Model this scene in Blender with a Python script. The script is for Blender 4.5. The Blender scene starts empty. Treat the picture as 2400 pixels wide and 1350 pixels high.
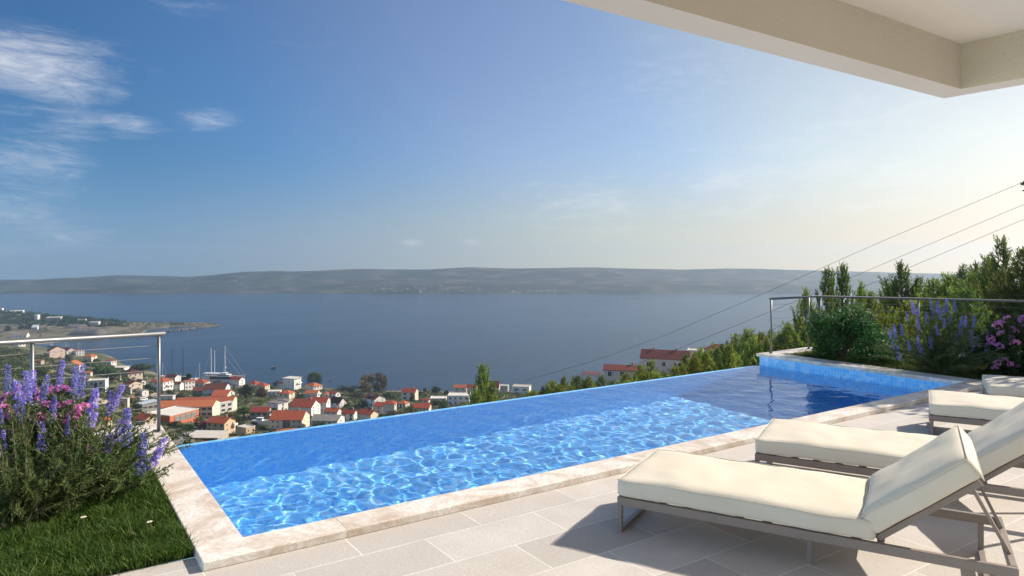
import bpy, bmesh, math, random
import numpy as np
from mathutils import Vector, Matrix, noise as mnoise

SC = bpy.context.scene
COL = SC.collection
R = math.radians
rnd = random.Random(7)

# ---------------------------------------------------------------- camera
F_PX, HZ = 1649.0, 597.0            # focal length and horizon row of the photograph (2400 x 1350)
EYE = 1.70                          # eye height above the terrace paving
YAW = math.atan2(2440, 1649)        # the pool's long side runs along +X
FWD = (math.cos(YAW), math.sin(YAW))
RGT = (math.sin(YAW), -math.cos(YAW))
cam = bpy.data.cameras.new("camera")
camo = bpy.data.objects.new("camera", cam); COL.objects.link(camo)
camo.location = (0, 0, EYE)
camo.rotation_euler = (R(90), 0, YAW - R(90))
cam.sensor_width = 36.0
cam.lens = F_PX / 2400 * 36.0
cam.shift_y = -(675 - HZ) / 2400
cam.clip_start, cam.clip_end = 0.05, 20000
SC.camera = camo

# ---------------------------------------------------------------- sun, sky, exposure
SUN_AZ, SUN_EL = R(-10.0), R(35.0)    # from +X towards +Y, above the horizon
SDIR = Vector((math.cos(SUN_EL) * math.cos(SUN_AZ), math.cos(SUN_EL) * math.sin(SUN_AZ), math.sin(SUN_EL)))
sun = bpy.data.lights.new("sun", 'SUN')
suno = bpy.data.objects.new("sun", sun); COL.objects.link(suno)
sun.energy, sun.angle, sun.color = 3.9, R(0.5), (1.0, 0.91, 0.78)
suno.rotation_euler = SDIR.to_track_quat('Z', 'Y').to_euler()
sun.cycles.is_caustics_light = True

SC.view_settings.view_transform = 'Standard'
SC.view_settings.look = 'None'
SC.view_settings.exposure = 0.85
SC.view_settings.gamma = 1.0
SC.cycles.use_denoising = True
SC.cycles.max_bounces = 10
SC.cycles.diffuse_bounces = 5
SC.cycles.glossy_bounces = 4
SC.cycles.transmission_bounces = 8
SC.cycles.transparent_max_bounces = 12
SC.cycles.volume_bounces = 0
SC.cycles.sample_clamp_indirect = 6.0


def nt_new(m):
    t = m.node_tree; t.nodes.clear(); return t

class NT:
    """small node-tree builder"""
    def __init__(s, tree): s.t = tree
    def n(s, typ, **kw):
        nd = s.t.nodes.new(typ)
        for k, v in kw.items():
            if k == 'ins':
                for i, val in v.items():
                    if hasattr(val, 'links'): s.t.links.new(val, nd.inputs[i])
                    else: nd.inputs[i].default_value = val
            else: setattr(nd, k, v)
        return nd
    def math(s, op, a, b=0.0, c=0.0, clamp=False):
        nd = s.n('ShaderNodeMath', operation=op, use_clamp=clamp, ins={0: a, 1: b, 2: c}); return nd.outputs[0]
    def vmath(s, op, a, b=(0, 0, 0)):
        nd = s.n('ShaderNodeVectorMath', operation=op, ins={0: a, 1: b})
        return nd.outputs['Value'] if op in ('DOT_PRODUCT', 'LENGTH', 'DISTANCE') else nd.outputs[0]
    def mix(s, f, a, b, blend='MIX'):
        nd = s.n('ShaderNodeMix', data_type='RGBA', blend_type=blend)
        for i, v in ((0, f), (6, a), (7, b)):
            if hasattr(v, 'links'): s.t.links.new(v, nd.inputs[i])
            else: nd.inputs[i].default_value = v if i == 0 else (tuple(v) + (1,))[:4]
        return nd.outputs[2]
    def noise(s, vec, scale, detail=4, rough=0.55, dist=0.0):
        nd = s.n('ShaderNodeTexNoise', ins={'Scale': scale, 'Detail': detail, 'Roughness': rough, 'Distortion': dist})
        if vec is not None: s.t.links.new(vec, nd.inputs['Vector'])
        return nd.outputs[0]
    def ramp(s, f, *stops):
        nd = s.n('ShaderNodeValToRGB', ins={0: f}); e = nd.color_ramp.elements
        while len(e) < len(stops): e.new(0.5)
        for el, (p, c) in zip(e, stops):
            el.position = p; el.color = (c, c, c, 1) if isinstance(c, (int, float)) else (tuple(c) + (1,))[:4]
        return nd.outputs[0]
    def link(s, a, b): s.t.links.new(a, b)

def pix_dir(u, v):
    k = (u - 1200) / F_PX
    return Vector((FWD[0] + RGT[0] * k, FWD[1] + RGT[1] * k, (HZ - v) / F_PX)).normalized()

world = bpy.data.worlds.new("World"); SC.world = world
world.use_nodes = True
W = NT(nt_new(world))
SKY_STRENGTH = 0.085
def build_world():
    tc = W.n('ShaderNodeTexCoord').outputs['Generated']
    sep = W.n('ShaderNodeSeparateXYZ', ins={0: tc})
    # the air in front of the far island hides the horizon: keep the sky going smoothly below eye level
    z = W.math('MULTIPLY', W.math('ADD', sep.outputs[2], W.math('SQRT', W.math('ADD', W.math('MULTIPLY', sep.outputs[2], sep.outputs[2]), 0.0196))), 0.5)
    vec = W.n('ShaderNodeCombineXYZ', ins={0: sep.outputs[0], 1: sep.outputs[1], 2: z}).outputs[0]
    sky = W.n('ShaderNodeTexSky', sky_type='NISHITA', sun_disc=False, sun_elevation=SUN_EL,
              sun_rotation=R(90) - SUN_AZ, altitude=100, air_density=1.0, dust_density=0.8, ozone_density=3.0)
    W.link(vec, sky.inputs['Vector'])
    # clear air seen through a polarising filter: deep blue across the sun, pale towards it, warm near the horizon
    dot = W.vmath('DOT_PRODUCT', vec, tuple(SDIR))
    high = W.ramp(dot, (0.03, (.26, .46, .63)), (0.17, (.36, .55, .73)), (0.40, (.74, .72, .79)), (0.575, (.86, .81, .81)), (0.69, (1.12, .92, .74)), (0.78, (1.18, .93, .70)))
    low = W.ramp(dot, (0.0, (.42, .53, .70)), (0.11, (.54, .57, .69)), (0.46, (.90, .745, .615)), (0.67, (1.0, .725, .55)))
    lw = W.n('ShaderNodeMapRange', interpolation_type='SMOOTHSTEP', ins={0: sep.outputs[2], 1: 0.0, 2: 0.15, 3: 1.0, 4: 0.0}).outputs[0]
    tint = W.mix(lw, high, low)
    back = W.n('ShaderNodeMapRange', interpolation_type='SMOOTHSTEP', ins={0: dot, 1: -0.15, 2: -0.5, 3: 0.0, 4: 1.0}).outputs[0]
    tint = W.mix(back, tint, (3.0, 2.85, 2.65))  # sky behind the camera made brighter, added as fill for the shaded sides
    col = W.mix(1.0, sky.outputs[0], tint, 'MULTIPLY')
    # cirrus: streaky noise in the sky's own directions, thick only in a few patches
    mp = W.n('ShaderNodeMapping', vector_type='POINT', ins={0: tc, 'Rotation': (0, 0, -0.5), 'Scale': (4.0, 8.0, 26.0)}).outputs[0]
    streak = W.noise(mp, 1.0, 10, 0.66, 1.4)
    mp2 = W.n('ShaderNodeMapping', vector_type='POINT', ins={0: tc, 'Scale': (16.0, 24.0, 75.0)}).outputs[0]
    fine = W.noise(mp2, 1.0, 10, 0.72, 1.2)
    flat = W.vmath('MULTIPLY', tc, (1.0, 1.0, 2.3)); total = None
    for (u, v, rad, amt) in ((60, 140, 0.17, 1.0), (150, 215, 0.12, 0.8), (490, 280, 0.075, 0.82), (300, 297, 0.07, 0.85), (270, 222, 0.05, 0.75), (60, 370, 0.14, 0.72), (20, 250, 0.09, .45), (190, 300, .09, .68),
                             (40, 482, 0.14, 0.74), (170, 535, 0.13, 0.62), (20, 585, 0.09, 0.5), (1105, 570, 0.034, 0.72), (965, 570, 0.03, 0.66), (420, 20, .12, .4), (700, 120, .2, .3),
                             (1400, 485, 0.25, 0.62), (1700, 420, 0.3, 0.58), (2050, 440, 0.3, 0.62), (2080, 250, 0.3, .5), (1600, 180, .3, .4)):
        d = pix_dir(u, v)
        dist = W.vmath('DISTANCE', flat, (d.x, d.y, d.z * 2.3))
        m = W.n('ShaderNodeMapRange', interpolation_type='SMOOTHSTEP', ins={0: dist, 1: rad, 2: 0.0, 3: 0.0, 4: amt}).outputs[0]
        total = m if total is None else W.math('MAXIMUM', total, m)
    both = W.math('ADD', W.math('MULTIPLY', streak, 0.54), W.math('MULTIPLY', fine, 0.46))
    # a cloud thins towards its edge by losing its fainter wisps first
    dens = W.math('ADD', W.math('MULTIPLY', both, 1.55), W.math('MULTIPLY', total, 0.62))
    cl = W.n('ShaderNodeMapRange', interpolation_type='SMOOTHSTEP', ins={0: dens, 1: 0.95, 2: 2.05, 3: 0.0, 4: 1.0}).outputs[0]
    cl = W.math('MULTIPLY', cl, W.n('ShaderNodeMapRange', ins={0: total, 1: 0.0, 2: 0.12, 3: 0.0, 4: 0.92}).outputs[0], clamp=True)
    col = W.mix(cl, col, (7.2, 7.1, 7.1))
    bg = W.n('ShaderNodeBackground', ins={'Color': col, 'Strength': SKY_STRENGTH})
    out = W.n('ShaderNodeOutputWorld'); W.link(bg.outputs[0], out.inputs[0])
build_world()

# ---------------------------------------------------------------- helpers
def tag(o, label=None, cat=None, group=None, kind=None):
    if label: o["label"] = label
    if cat: o["category"] = cat
    if group: o["group"] = group
    if kind: o["kind"] = kind
    return o

def empty(name, loc=(0, 0, 0), rz=0.0, label=None, cat=None, group=None):
    o = bpy.data.objects.new(name, None); COL.objects.link(o)
    o.location = loc; o.rotation_euler = (0, 0, rz); o.empty_display_size = 0.2
    return tag(o, label, cat, group)

class MB:
    """collects vertices and faces (with material slots) and links them as one mesh object"""
    def __init__(s): s.v = []; s.f = []; s.mi = []; s.sm = False
    def add(s, vs, fs, mi=0):
        b = len(s.v); s.v += [tuple(p) for p in vs]
        for f in fs: s.f.append(tuple(b + i for i in f)); s.mi.append(mi)
        return s
    def box(s, x0, x1, y0, y1, z0, z1, mi=0):
        vs = [(x0, y0, z0), (x1, y0, z0), (x1, y1, z0), (x0, y1, z0), (x0, y0, z1), (x1, y0, z1), (x1, y1, z1), (x0, y1, z1)]
        return s.add(vs, [(3, 2, 1, 0), (4, 5, 6, 7), (0, 1, 5, 4), (1, 2, 6, 5), (2, 3, 7, 6), (3, 0, 4, 7)], mi)
    def bar(s, p, q, w, h, up=(0, 0, 1), mi=0):
        """rectangular bar from p to q, w wide sideways, h tall along up"""
        p, q, up = Vector(p), Vector(q), Vector(up)
        d = (q - p).normalized(); sd = d.cross(up).normalized(); u = sd.cross(d).normalized()
        vs = []
        for c in (p, q):
            for a, b in ((-1, -1), (1, -1), (1, 1), (-1, 1)): vs.append(c + sd * (a * w / 2) + u * (b * h / 2))
        return s.add(vs, [(3, 2, 1, 0), (4, 5, 6, 7), (0, 1, 5, 4), (1, 2, 6, 5), (2, 3, 7, 6), (3, 0, 4, 7)], mi)
    def tube(s, pts, rad, n=8, mi=0, caps=True):
        pts = [Vector(p) for p in pts]; rs = rad if isinstance(rad, (list, tuple)) else [rad] * len(pts)
        vs = []; ref = None
        for i, p in enumerate(pts):
            d = (pts[min(i + 1, len(pts) - 1)] - pts[max(i - 1, 0)]).normalized()
            if ref is None: ref = Vector((0, 0, 1)) if abs(d.z) < 0.9 else Vector((1, 0, 0))
            a = d.cross(ref).normalized(); b = a.cross(d).normalized(); ref = b
            for k in range(n):
                t = 2 * math.pi * k / n
                vs.append(p + a * (math.cos(t) * rs[i]) + b * (math.sin(t) * rs[i]))
        fs = []
        for i in range(len(pts) - 1):
            for k in range(n):
                fs.append((i * n + k, i * n + (k + 1) % n, (i + 1) * n + (k + 1) % n, (i + 1) * n + k))
        if caps: fs.append(tuple(range(n - 1, -1, -1))); fs.append(tuple((len(pts) - 1) * n + k for k in range(n)))
        return s.add(vs, fs, mi)
    def mesh(s, name, mats, smooth=False):
        me = bpy.data.meshes.new(name)
        me.from_pydata(s.v, [], s.f)
        for m in (mats if isinstance(mats, (list, tuple)) else [mats]): me.materials.append(m)
        if any(s.mi): me.polygons.foreach_set('material_index', s.mi)
        if smooth: me.polygons.foreach_set('use_smooth', [True] * len(s.f))
        me.update()
        return me
    def build(s, name, mats, parent=None, smooth=False):
        return link(name, s.mesh(name, mats, smooth), parent)

def link(name, me, parent=None):
    o = bpy.data.objects.new(name, me); COL.objects.link(o)
    if parent is not None: o.parent = parent
    return o

def mesh_np(name, V, Fq, mats, mi=None, smooth=False):
    """fast mesh from numpy arrays: V (n,3), Fq (m,k) with k = 3 or 4"""
    me = bpy.data.meshes.new(name)
    V = np.asarray(V, np.float32); Fq = np.asarray(Fq, np.int32); m, k = Fq.shape
    me.vertices.add(len(V)); me.vertices.foreach_set('co', V.ravel())
    me.loops.add(m * k); me.loops.foreach_set('vertex_index', Fq.ravel())
    me.polygons.add(m); me.polygons.foreach_set('loop_start', np.arange(0, m * k, k, dtype=np.int32))
    for mt in (mats if isinstance(mats, (list, tuple)) else [mats]): me.materials.append(mt)
    if mi is not None: me.polygons.foreach_set('material_index', np.asarray(mi, np.int32))
    if smooth: me.polygons.foreach_set('use_smooth', np.ones(m, bool))
    me.update(calc_edges=True); me.validate()
    return me

def bevel(o, w=0.01, seg=2):
    b = o.modifiers.new("bevel", 'BEVEL'); b.width = w; b.segments = seg; b.limit_method = 'ANGLE'; b.angle_limit = R(40)
    return o

MATS = {}
def mat(name, base=(0.5, 0.5, 0.5), rough=0.6, metal=0.0, var=None, bump=None, spec=0.5, coords='Object', subsurf=0.0, trans=0.0):
    """Principled material; var = (noise scale, colour 2, amount[, contrast]); bump = (scale, strength, distance)"""
    if name in MATS: return MATS[name]
    m = bpy.data.materials.new(name); m.use_nodes = True; t = NT(nt_new(m)); MATS[name] = m
    p = t.n('ShaderNodeBsdfPrincipled', ins={'Base Color': tuple(base) + (1,), 'Roughness': rough, 'Metallic': metal, 'Specular IOR Level': spec})
    co = t.n('ShaderNodeTexCoord').outputs[coords]
    if var:
        f = t.ramp(t.noise(co, var[0], 5, 0.6), (0.35, 0.0), (0.68, 1.0))
        c = t.mix(t.math('MULTIPLY', f, var[2]), base, var[1])
        t.link(c, p.inputs['Base Color'])
    if bump:
        b = t.n('ShaderNodeBump', ins={'Strength': bump[1], 'Distance': bump[2], 'Height': t.noise(co, bump[0], 5, 0.6)})
        t.link(b.outputs[0], p.inputs['Normal'])
    o = t.n('ShaderNodeOutputMaterial'); t.link(p.outputs[0], o.inputs[0])
    m["_p"] = p.name
    return m

def rz_box(mb, c, sx, sy, z0, z1, a, mi=0):
    ca, sa = math.cos(a), math.sin(a)
    P = [(-sx / 2, -sy / 2), (sx / 2, -sy / 2), (sx / 2, sy / 2), (-sx / 2, sy / 2)]
    P = [(c[0] + x * ca - y * sa, c[1] + x * sa + y * ca) for x, y in P]
    vs = [(x, y, z0) for x, y in P] + [(x, y, z1) for x, y in P]
    return mb.add(vs, [(3, 2, 1, 0), (4, 5, 6, 7), (0, 1, 5, 4), (1, 2, 6, 5), (2, 3, 7, 6), (3, 0, 4, 7)], mi)

def pix_ray(u, v):
    k = (u - 1200) / F_PX
    return FWD[0] + RGT[0] * k, FWD[1] + RGT[1] * k, (HZ - v) / F_PX
def on_z(u, v, z):
    d = pix_ray(u, v); t = (z - EYE) / d[2]
    return Vector((d[0] * t, d[1] * t, z))
def at_depth(u, v, d):
    r = pix_ray(u, v); return Vector((r[0] * d, r[1] * d, EYE + r[2] * d))

# ---------------------------------------------------------------- terrace and pool
POOL_X0, POOL_X1, POOL_Y0, POOL_Y1 = 1.00, 9.98, 4.29, 7.40
COP_Z, WATER_Z, POOL_BOTTOM = 0.05, -0.15, -1.55

def m_paving():
    m = bpy.data.materials.new("paving_stone"); m.use_nodes = True; t = NT(nt_new(m))
    co = t.n('ShaderNodeTexCoord').outputs['Object']
    mp = t.n('ShaderNodeMapping', ins={0: co, 'Location': (-1.135 + 0.79 * 20, -3.773 + 0.37 * 40, 0)}).outputs[0]
    bk = t.n('ShaderNodeTexBrick', offset=0.5, offset_frequency=2, squash=1.0, ins={'Vector': mp, 'Scale': 1.0, 'Mortar Size': 0.004, 'Mortar Smooth': 0.1,
             'Bias': 0.0, 'Brick Width': 0.79, 'Row Height': 0.37, 'Color1': (0.48, 0.445, 0.41, 1), 'Color2': (0.61, 0.57, 0.53, 1), 'Mortar': (0.80, 0.775, 0.735, 1)})
    n1 = t.noise(co, 3.0, 6, 0.6); n2 = t.noise(co, 55.0, 4, 0.65)
    c = t.mix(t.ramp(n1, (0.35, 0.0), (0.7, 0.5)), bk.outputs[0], (0.44, 0.40, 0.36))
    c = t.mix(t.ramp(n2, (0.35, 0.18), (0.6, 0.0)), c, (0.34, 0.31, 0.28))
    p = t.n('ShaderNodeBsdfPrincipled', ins={'Base Color': c, 'Roughness': 0.75, 'Specular IOR Level': 0.3})
    h = t.math('ADD', t.math('MULTIPLY', t.noise(co, 38.0, 5, 0.65, 0.8), 1.0), t.math('MULTIPLY', bk.outputs['Fac'], -0.5))
    b = t.n('ShaderNodeBump', ins={'Strength': 0.55, 'Distance': 0.006, 'Height': h})
    t.link(b.outputs[0], p.inputs['Normal'])
    t.link(p.outputs[0], t.n('ShaderNodeOutputMaterial').inputs[0])
    return m

def m_marble():
    m = bpy.data.materials.new("cream_marble"); m.use_nodes = True; t = NT(nt_new(m))
    co = t.n('ShaderNodeTexCoord').outputs['Object']
    a = t.noise(co, 2.6, 7, 0.62, 1.6); b = t.noise(co, 9.0, 6, 0.6, 2.5)
    c = t.mix(t.ramp(a, (0.44, 0.0), (0.66, 0.85)), (0.80, 0.76, 0.70), (0.52, 0.405, 0.30))
    c = t.mix(t.ramp(b, (0.44, 0.0), (0.5, 0.42), (0.56, 0.0)), c, (0.44, 0.30, 0.20))
    sl = t.n('ShaderNodeTexBrick', offset=0.0, ins={'Vector': t.n('ShaderNodeMapping', ins={0: co, 'Location': (10.2, 30, 0)}).outputs[0], 'Scale': 1.0, 'Mortar Size': 0.0025, 'Brick Width': 2.35, 'Row Height': 3.05,
             'Color1': (1, 1, 1, 1), 'Color2': (.96, .95, .94, 1), 'Mortar': (0.62, 0.55, 0.47, 1)})
    c = t.mix(1.0, c, sl.outputs[0], 'MULTIPLY')
    p = t.n('ShaderNodeBsdfPrincipled', ins={'Base Color': c, 'Roughness': 0.42, 'Specular IOR Level': 0.4})
    bp = t.n('ShaderNodeBump', ins={'Strength': 0.12, 'Distance': 0.004, 'Height': t.noise(co, 40, 4, 0.6)}); t.link(bp.outputs[0], p.inputs['Normal'])
    t.link(p.outputs[0], t.n('ShaderNodeOutputMaterial').inputs[0])
    return m

def m_mosaic():
    m = bpy.data.materials.new("blue_mosaic_tile"); m.use_nodes = True; t = NT(nt_new(m))
    co = t.n('ShaderNodeTexCoord').outputs['Object']
    # walls and floor share one tiling: pick the two axes that lie in the face
    geo = t.n('ShaderNodeNewGeometry'); nx = t.n('ShaderNodeSeparateXYZ', ins={0: t.vmath('ABSOLUTE', geo.outputs['True Normal'])})
    s = t.n('ShaderNodeSeparateXYZ', ins={0: co})
    vx = t.n('ShaderNodeCombineXYZ', ins={0: s.outputs[1], 1: s.outputs[2]}).outputs[0]
    vy = t.n('ShaderNodeCombineXYZ', ins={0: s.outputs[0], 1: s.outputs[2]}).outputs[0]
    vz = t.n('ShaderNodeCombineXYZ', ins={0: s.outputs[0], 1: s.outputs[1]}).outputs[0]
    v = t.mix(t.math('GREATER_THAN', nx.outputs[0], 0.5), vz, vx); v = t.mix(t.math('GREATER_THAN', nx.outputs[1], 0.5), v, vy)
    v = t.n('ShaderNodeMapping', ins={0: v, 'Location': (20.01, 20.013, 0)}).outputs[0]
    bk = t.n('ShaderNodeTexBrick', offset=0.0, ins={'Vector': v, 'Scale': 1.0, 'Mortar Size': 0.0016, 'Mortar Smooth': 0.1, 'Brick Width': 0.05, 'Row Height': 0.05,
             'Color1': (0, 0, 0, 1), 'Color2': (1, 1, 1, 1), 'Mortar': (0, 0, 0, 1)})
    tone = t.ramp(bk.outputs[0], (0.0, (0.10, 0.46, 0.93)), (0.45, (0.14, 0.55, 0.96)), (0.8, (0.24, 0.62, 0.95)), (1.0, (0.38, 0.66, 0.90)))
    c = t.mix(bk.outputs['Fac'], tone, (0.55, 0.70, 0.82))
    p = t.n('ShaderNodeBsdfPrincipled', ins={'Base Color': c, 'Roughness': 0.25, 'Specular IOR Level': 0.5})
    t.link(p.outputs[0], t.n('ShaderNodeOutputMaterial').inputs[0])
    return m

def m_water():
    m = bpy.data.materials.new("pool_water"); m.use_nodes = True; t = NT(nt_new(m))
    g = t.n('ShaderNodeBsdfGlass', distribution='GGX', ins={'Color': (0.97, 0.99, 1.0, 1), 'Roughness': 0.0, 'IOR': 1.33})
    t.link(g.outputs[0], t.n('ShaderNodeOutputMaterial').inputs[0])
    return m

M_PAVE, M_MARB, M_MOS, M_WAT = m_paving(), m_marble(), m_mosaic(), m_water()

def build_pool():
    pool = empty("swimming_pool", (5.5, 5.8, 0), label="long blue mosaic infinity pool with a cream marble coping overlooking the sea", cat="pool")
    off = Vector((-5.5, -5.8, 0))
    x0, x1, y0, y1 = POOL_X0, POOL_X1, POOL_Y0, POOL_Y1
    b = MB(); B = POOL_BOTTOM; T = 0.0
    b.add([(x0, y0, B), (x1, y0, B), (x1, y1, B), (x0, y1, B)], [(0, 1, 2, 3)])
    b.add([(x0, y0, T), (x1, y0, T), (x1, y0, B), (x0, y0, B)], [(3, 2, 1, 0)][:1])
    b.add([(x0, y1, T), (x0, y0, T), (x0, y0, B), (x0, y1, B)], [(3, 2, 1, 0)])
    b.add([(x1, y0, T), (x1, y1, T), (x1, y1, B), (x1, y0, B)], [(3, 2, 1, 0)])
    we = WATER_Z - 0.004                       # infinity wall, its lip just under the water
    b.add([(x1, y1, we), (x0, y1, we), (x0, y1, B), (x1, y1, B)], [(3, 2, 1, 0)])
    b.add([(x0, y1, we), (x1, y1, we), (x1, y1 + .14, we - .012), (x0, y1 + .14, we - .012), (x0, y1 + .14, -2.6), (x1, y1 + .14, -2.6)], [(0, 1, 2, 3), (3, 2, 5, 4)])
    b.add([(x0, y1, B), (x0, y1 + .14, -2.6), (x0, y1 + .14, we - .012), (x0, y1, we)], [(0, 1, 2, 3)])
    # outside of the raised end wall
    b.add([(x1, y1, T), (x1 + .26, y1, T), (x1 + .26, y1, -2.6), (x1, y1, -2.6)], [(0, 3, 2, 1)])
    o = b.build("basin", M_MOS, pool); o.location = off
    o.cycles.is_caustics_receiver = True
    W_ = 0.262
    c = MB()
    c.box(x0 - W_, x1 + W_ + 0.06, y0 - W_ + 0.02, y0, 0.0, COP_Z)                       # near side
    c.box(x0 - W_, x0, y0, 7.66, 0.0, COP_Z)                                   # side towards the town
    c.box(x1, x1 + W_ + 0.06, y0, 7.47, 0.0, COP_Z)                                    # raised end wall
    c2 = c.build("coping", M_MARB, pool); c2.location = off; bevel(c2, 0.006, 2)
    # water: a rippled sheet
    nx, ny = 640, 220
    X = np.linspace(x0, x1, nx); Y = np.linspace(y0, y1 + 0.02, ny); gx, gy = np.meshgrid(X, Y, indexing='ij')
    rs = np.random.RandomState(3); z = np.zeros_like(gx)
    for k in range(90):
        lam = 0.085 * (0.55 / 0.085) ** (rs.rand() ** 1.1); th = rs.rand() * 2 * math.pi
        kk = 2 * math.pi / lam; amp = 0.00062 * lam ** 1.05 * (0.5 + rs.rand())
        z += amp * np.sin(kk * (gx * math.cos(th) + gy * math.sin(th)) + rs.rand() * 6.28)
    fade = np.clip((y1 - gy) / 0.15, 0, 1)
    V = np.stack([gx, gy, WATER_Z + z * fade], -1).reshape(-1, 3)
    i = np.arange((nx - 1) * (ny - 1)); a = (i // (ny - 1)) * ny + i % (ny - 1)
    Fq = np.stack([a, a + ny, a + ny + 1, a + 1], -1)
    w = link("pool_water", mesh_np("pool_water", V, Fq, M_WAT, smooth=True)); tag(w, kind='structure')
    w.cycles.is_caustics_caster = True
    return w
build_pool()

def build_terrace():
    b = MB()
    Y = 4.05
    xs, xe = POOL_X0 - .262, POOL_X1 + .30
    b.add([(-9, -6, 0), (xs, -6, 0), (xe, -6, 0), (xe, Y + .02, 0), (xs, Y + .02, 0), (xs, 4.27, 0), (-9, 4.27, 0)], [(0, 1, 4, 5, 6), (1, 2, 3, 4)])
    o = b.build("terrace_paving", M_PAVE); tag(o, kind='structure')
build_terrace()

# ---------------------------------------------------------------- sea, hillside, headland, far island
SEA_Z = EYE - 118.0

# how far down the picture the bare ground would be seen, per bearing: {bearing column: [(distance, row), ...]} - a contour survey of the slope
SLOPE = {
    -500: [(12, 1290), (60, 1080), (120, 960), (250, 870), (400, 830), (570, 812), (800, 800), (960, 799)],
    0:    [(12, 1350), (60, 1120), (120, 1000), (250, 905), (400, 855), (570, 826), (800, 806), (950, 801)],
    200:  [(12, 1350), (60, 1180), (120, 1080), (250, 970), (400, 905), (570, 858), (700, 838), (853, 825)],
    350:  [(12, 1350), (60, 1210), (120, 1130), (200, 1065), (300, 1005), (400, 955), (500, 915), (600, 892), (718, 868)],
    400:  [(12, 1350), (60, 1205), (120, 1140), (200, 1075), (300, 1013), (400, 960), (500, 922), (600, 900), (660, 891.5)],
    500:  [(12, 1350), (60, 1200), (120, 1150), (200, 1085), (300, 1022), (400, 968), (500, 930), (600, 907), (641, 900.5)],
    700:  [(12, 1330), (60, 1170), (120, 1120), (200, 1062), (300, 1008), (400, 963), (500, 932), (600, 913), (628, 907)],
    950:  [(12, 1280), (60, 1110), (120, 1070), (200, 1022), (300, 985), (400, 956), (500, 935), (580, 922), (610, 916)],
    1150: [(12, 1240), (60, 1075), (120, 1040), (200, 1008), (300, 972), (420, 946), (500, 934), (580, 923), (606, 918)],
    1300: [(12, 1200), (60, 1030), (120, 985), (200, 952), (300, 932), (400, 927), (500, 926), (580, 922), (612, 915)],
    1550: [(12, 1130), (60, 960), (120, 915), (200, 884), (260, 884), (400, 905), (500, 915), (580, 916), (618, 912)],
    1750: [(12, 1080), (60, 900), (120, 862), (200, 835), (300, 818), (400, 850), (500, 885), (580, 905), (620, 910)],
    2000: [(12, 960), (60, 800), (120, 768), (200, 758), (300, 765), (400, 800), (500, 860), (580, 895), (630, 905)],
    2400: [(12, 850), (60, 742), (120, 705), (200, 700), (300, 715), (400, 770), (500, 840), (580, 885), (640, 900)],
    2900: [(12, 820), (60, 700), (120, 670), (200, 660), (300, 680), (400, 740), (500, 820), (580, 880), (650, 896)],
}
_US = sorted(SLOPE)
_DG = np.concatenate([np.linspace(10, 60, 40), np.linspace(62, 1000, 600)])
def _prof(rows):
    d = np.array([r[0] for r in rows], float); z = np.array([EYE - (r[1] - HZ) / F_PX * r[0] for r in rows])
    d = np.append(d, [d[-1] + 40, 1100]); z = np.append(z, [SEA_Z - 6, SEA_Z - 12])
    zz = np.interp(_DG, d, z)
    k = np.ones(9) / 9
    zs = np.convolve(np.pad(zz, 4, mode='edge'), k, mode='valid')
    return zs
_ZT = np.stack([_prof(SLOPE[u]) for u in _US])

def land_z(x, y):
    """height of the mainland at world x, y (numpy arrays allowed)"""
    x = np.asarray(x, float); y = np.asarray(y, float)
    d = np.maximum(x * FWD[0] + y * FWD[1], 1e-3); r = x * RGT[0] + y * RGT[1]
    u = np.clip(1200 + F_PX * r / d, _US[0], _US[-1] - 1e-6)
    iu = np.clip(np.searchsorted(_US, u, side='right') - 1, 0, len(_US) - 2)
    ua = np.array(_US, float); fu = (u - ua[iu]) / (ua[iu + 1] - ua[iu]); fu = fu * fu * (3 - 2 * fu)
    pos = np.interp(np.clip(d, 10, 1000), _DG, np.arange(len(_DG))); i0 = np.minimum(pos.astype(int), len(_DG) - 2); fd = pos - i0
    za = _ZT[iu, i0] * (1 - fd) + _ZT[iu, i0 + 1] * fd; zb = _ZT[iu + 1, i0] * (1 - fd) + _ZT[iu + 1, i0 + 1] * fd
    z = za * (1 - fu) + zb * fu
    # gentle terraces and hummocks, none near the shore
    w = np.clip((z - SEA_Z - 2) / 25, 0, 1) * np.clip((d - 14) / 40, 0, 1)
    return z + w * (0.9 * np.sin(x * 0.061 + 1.3) * np.sin(y * 0.053) + 0.5 * np.sin(x * 0.17 + y * 0.11))

CAPE = [(-700, 815, 725, 16), (-300, 812, 730, 15), (0, 807, 736, 12.0), (60, 806, 739, 10.0), (110, 804, 743, 8.0), (200, 795.5, 750, 6.0), (260, 791, 753, 4.0),
        (325, 785.5, 755.5, 3.0), (345, 774, 756, 2.8), (400, 766.5, 757, 2.4), (470, 764.5, 758.7, 2.2), (500, 763.8, 760.2, 1.6), (516, 763, 761.8, .3)]
_CU = np.array([c[0] for c in CAPE], float); _CN = np.array([c[1] for c in CAPE], float); _CF = np.array([c[2] for c in CAPE], float); _CH = np.array([c[3] for c in CAPE], float)
def cape_z(u, f):
    """height of the headland at bearing u and fraction f from its near to its far shore"""
    h = np.interp(u, _CU, _CH)
    low = np.minimum(2.0, h)
    p = np.interp(f, [0, .04, .1, .45, .7, .86, .97, 1.0], [-.6, .25, .8, 1.0, 1.0, 1.0, .5, -.8])
    hill = np.exp(-((f - .74) / .17) ** 2)
    return SEA_Z + low * p + np.maximum(h - 2.0, 0) * hill
def cape_xy(u, f):
    vn = np.interp(u, _CU, _CN); vf = np.interp(u, _CU, _CF)
    dn = 118 * F_PX / (vn - HZ); df = 118 * F_PX / (vf - HZ); d = dn + (df - dn) * f
    k = (u - 1200) / F_PX
    return (FWD[0] + RGT[0] * k) * d, (FWD[1] + RGT[1] * k) * d

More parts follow.
